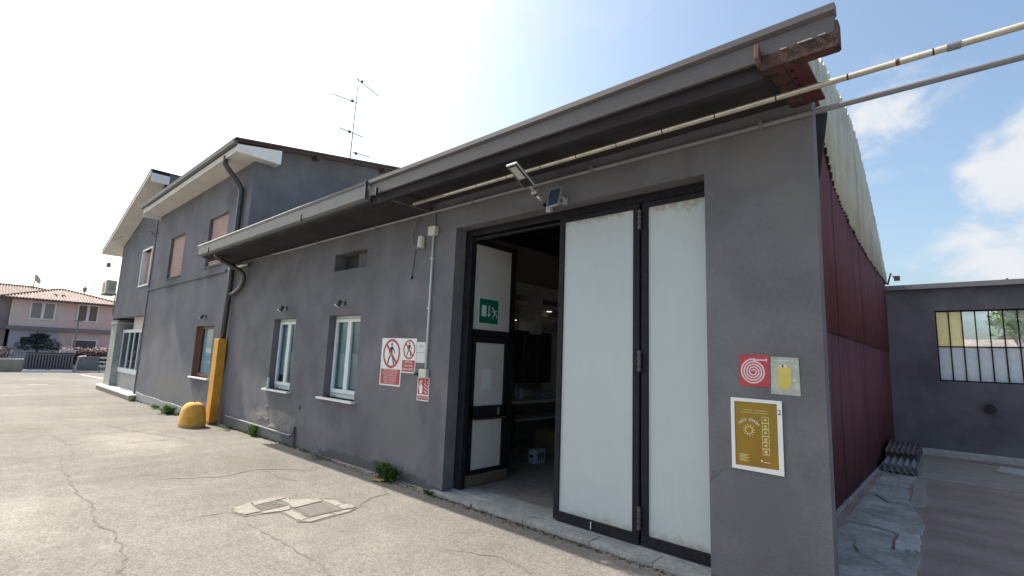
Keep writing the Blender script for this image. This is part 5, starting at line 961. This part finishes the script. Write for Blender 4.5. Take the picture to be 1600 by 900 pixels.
def boxleaf(x0, x1, y0, y1, z0, z1, n, s, m, nm, p, seed):
    rnd = random.Random(seed); mb = MB()
    for _ in range(n):
        q = Vector((rnd.uniform(x0, x1), rnd.uniform(y0, y1), rnd.uniform(z0, z1)+.06*math.sin(9*rnd.random()))); a = Vector((rnd.gauss(0, 1), rnd.gauss(0, 1), rnd.gauss(0, 1))).normalized(); b = a.cross(Vector((.3, rnd.gauss(0, 1), 1))).normalized(); k = s*rnd.uniform(.6, 1.3); mb.poly([q-a*k, q-b*k*.6, q+a*k, q+b*k*.6])
    return mb.build(nm, m, p)
boxleaf(XF-1, XF-.3, 4.0, 6.6, .4, 1.2, 2600, .08, M_HEDGE, 'foliage', hd, 1); boxleaf(XF-1, XF-.28, 3.8, 6.6, 1.05, 1.28, 420, .06, M_PETAL, 'blossoms', hd, 2)
boxleaf(XF-1.2, XF-.4, -3, 2.0, .7, 1.15, 1800, .09, M_HEDGE, 'hedge', None, 5); tag(bpy.data.objects['hedge'], 'low dark hedge behind the railing at the far left', 'hedge')
t = thing('dark_tree', (XH+1.6, 3.0, 0), 'small dark conifer-like tree in front of the beige and lilac wall', 'tree')
MB().tube([(XH+1.6, 3.05, 0), (XH+1.6, 3.1, 1.3)], .09, 7, .05).build('trunk', M_BARK, t)
mb = MB(); rnd = random.Random(9)
for k in range(16):
    a = rnd.uniform(0, 6.28); e = rnd.uniform(-.15, .75); st_ = Vector((XH+1.6, 3.1, 1.1+.25*rnd.random())); dv = Vector((math.cos(a)*.7, math.sin(a), e)); L_ = rnd.uniform(.55, 1.0)
    mb.tube([st_, st_+dv*L_*.5, st_+dv*L_+Vector((0, 0, -.1))], .02, 4, .008)
mb.build('limbs', M_BARK, t)
mb = MB(); rnd = random.Random(4)
for k in range(2100):
    a = rnd.uniform(0, 6.28); L_ = rnd.random()**.6; lay = rnd.choice([1.25, 1.5, 1.72, 1.95]); w_ = {1.25: 1.15, 1.5: 1.1, 1.72: .8, 1.95: .45}[lay]
    q = Vector((XH+1.6+.6*w_*L_*math.cos(a), 3.12+w_*L_*math.sin(a)*.95, lay+rnd.gauss(0, .07)-.12*L_)); aa = Vector((math.cos(a), math.sin(a), rnd.gauss(0, .4))).normalized(); bb = aa.cross(Vector((rnd.gauss(0, .4), rnd.gauss(0, .4), 1))).normalized(); k2 = rnd.uniform(.05, .11); mb.poly([q-aa*k2, q-bb*k2*.4, q+aa*k2, q+bb*k2*.4])
mb.build('crown', M_LEAF_DK, t)

# ================================================================== WEEDS
def weed(x, y, z, h, n, m, label, spread=.12, seed=0, w=.012):
    rnd = random.Random(seed); mb = MB()
    for k in range(n):
        a = rnd.uniform(0, 6.28); r_ = rnd.random()*spread*.45; p = Vector((x+r_*math.cos(a), y+min(r_*math.sin(a), .06), z)); d_ = Vector((math.cos(a)*rnd.uniform(.2, 1)*spread*1.6, -abs(math.sin(a))*rnd.uniform(.1, .8)*spread, h*rnd.uniform(.4, 1))); s_ = Vector((-math.sin(a), math.cos(a), 0))*w*rnd.uniform(.6, 1.5)
        m_ = p+d_*.5+Vector((0, 0, h*.12)); mb.poly([p-s_*.4, p+s_*.4, m_+s_, m_-s_]); mb.poly([m_-s_, m_+s_, p+d_])
    for k in range(int(n*2.2)):
        a = rnd.uniform(0, 6.28); q = abs(rnd.gauss(0, .5)); p = Vector((x+q*spread*math.cos(a)*1.2, y-abs(q*spread*math.sin(a))*.55, z+h*rnd.random()**1.4*.85)); r_ = rnd.uniform(.5, 1.4)*min(.02, h*.12)
        d_ = Vector((rnd.gauss(0, 1), rnd.gauss(0, 1), rnd.gauss(0, .7))).normalized(); e_ = d_.cross(Vector((rnd.gauss(0, 1), rnd.gauss(0, 1), 1))).normalized(); mb.poly([p-d_*r_, p-e_*r_*.5, p+d_*r_, p+e_*r_*.5])
    o = mb.build('weed', m); tag(o, label, 'weed'); return o
weed(-5.58, 3.93, 0, .24, 190, M_LEAF, 'bushy green weed at the wall foot below the red and white signs', .22, 1, .007)
weed(-4.72, 3.90, 0, .06, 40, M_LEAF, 'tiny weed at the left corner of the door threshold', .09, 2, .008)
weed(-9.95, 3.93, 0, .22, 70, M_LEAF_BR, 'pale weed under the low pipe by the peeling plaster', .14, 3)
weed(-15.2, 3.85, -.125, .24, 110, M_LEAF_BR, 'sprawling pale weed at the plinth left of the yellow dome', .34, 4, .018)
weed(-16.6, 3.88, -.13, .12, 50, M_LEAF_BR, 'small weed farther along the rough plinth', .2, 5)
weed(-19.2, 3.86, -.14, .14, 50, M_LEAF_BR, 'small weed at the right end of the entrance step', .2, 6)
weed(-7.3, 3.95, 0, .06, 40, M_LEAF, 'short moss-like weed along the shaded wall foot under the right window', .3, 7, .008)
weed(-11.2, 3.93, -.01, .05, 50, M_LEAF, 'low weed at the right foot of the yellow box', .3, 8, .008)

rnd = random.Random(21); mb = MB()
for k in range(1500):
    x = rnd.choice([rnd.uniform(-11.4, -4.8), rnd.uniform(-19.4, -12.4), rnd.uniform(-4.8, -1.4)]); yb = 3.985 if x < -7.6 else (3.93 if x < -4.8 else 3.915); y = yb-abs(rnd.gauss(0, .035)); r_ = rnd.uniform(.004, .016); z = gz(x)+(.012 if -7.6 < x < -4.8 and y > 3.9 else 0)
    a = rnd.uniform(0, 3.1); p = Vector((x, y, z+.002)); e = Vector((math.cos(a), math.sin(a), 0))*r_; f_ = Vector((-math.sin(a), math.cos(a), 0))*r_*.6
    mb.poly([p-e, p-f_, p+e, p+f_]); mb.poly([p-e, p+Vector((0, 0, r_*.7)), p+e]); mb.poly([p-f_, p+Vector((0, 0, r_*.7)), p+f_])
o = mb.build('debris', M_DIRT); tag(o, 'grit and dead leaf crumbs along the wall foot', 'debris', kind='stuff')
rnd = random.Random(33); mb = MB()
for k in range(170):
    x = rnd.choice([rnd.uniform(-11.4, -7.6), rnd.uniform(-19.2, -12.6), rnd.gauss(-9.9, .4), rnd.gauss(-15.4, .6)]); z = gz(x)
    for b_ in range(6):
        a = rnd.uniform(0, 6.28); h_ = rnd.uniform(.02, .09); p = Vector((x+rnd.gauss(0, .02), 3.955-abs(rnd.gauss(0, .02)), z)); t_ = p+Vector((math.cos(a)*h_*.6, -abs(math.sin(a))*h_*.5, h_)); w_ = Vector((math.sin(a), math.cos(a), 0))*.004; mb.poly([p-w_, p+w_, t_])
o = mb.build('ground_weeds', M_LEAF_BR); tag(o, 'thin straggly grass along the foot of the walls', 'grass', kind='stuff')

tag(MB().box(-6.5, -6.12, 6.66, 6.9, .871, 1.031).build('small_box', M_CARD, None, bevel=.006), 'small brown box on the near end of the workbench', 'box')

tag(MB().box(-6.5, -6.12, 7.86, 8.2, .871, 0.991).build('paper_stack', M_BOXW, None, bevel=.006), 'flat pale stack of papers on the middle of the workbench', 'box')

tag(MB().box(-6.5, -6.12, 9.035, 9.425, .871, 1.091).build('crate', M_INPALE, None, bevel=.006), 'pale crate on the far end of the workbench', 'box')
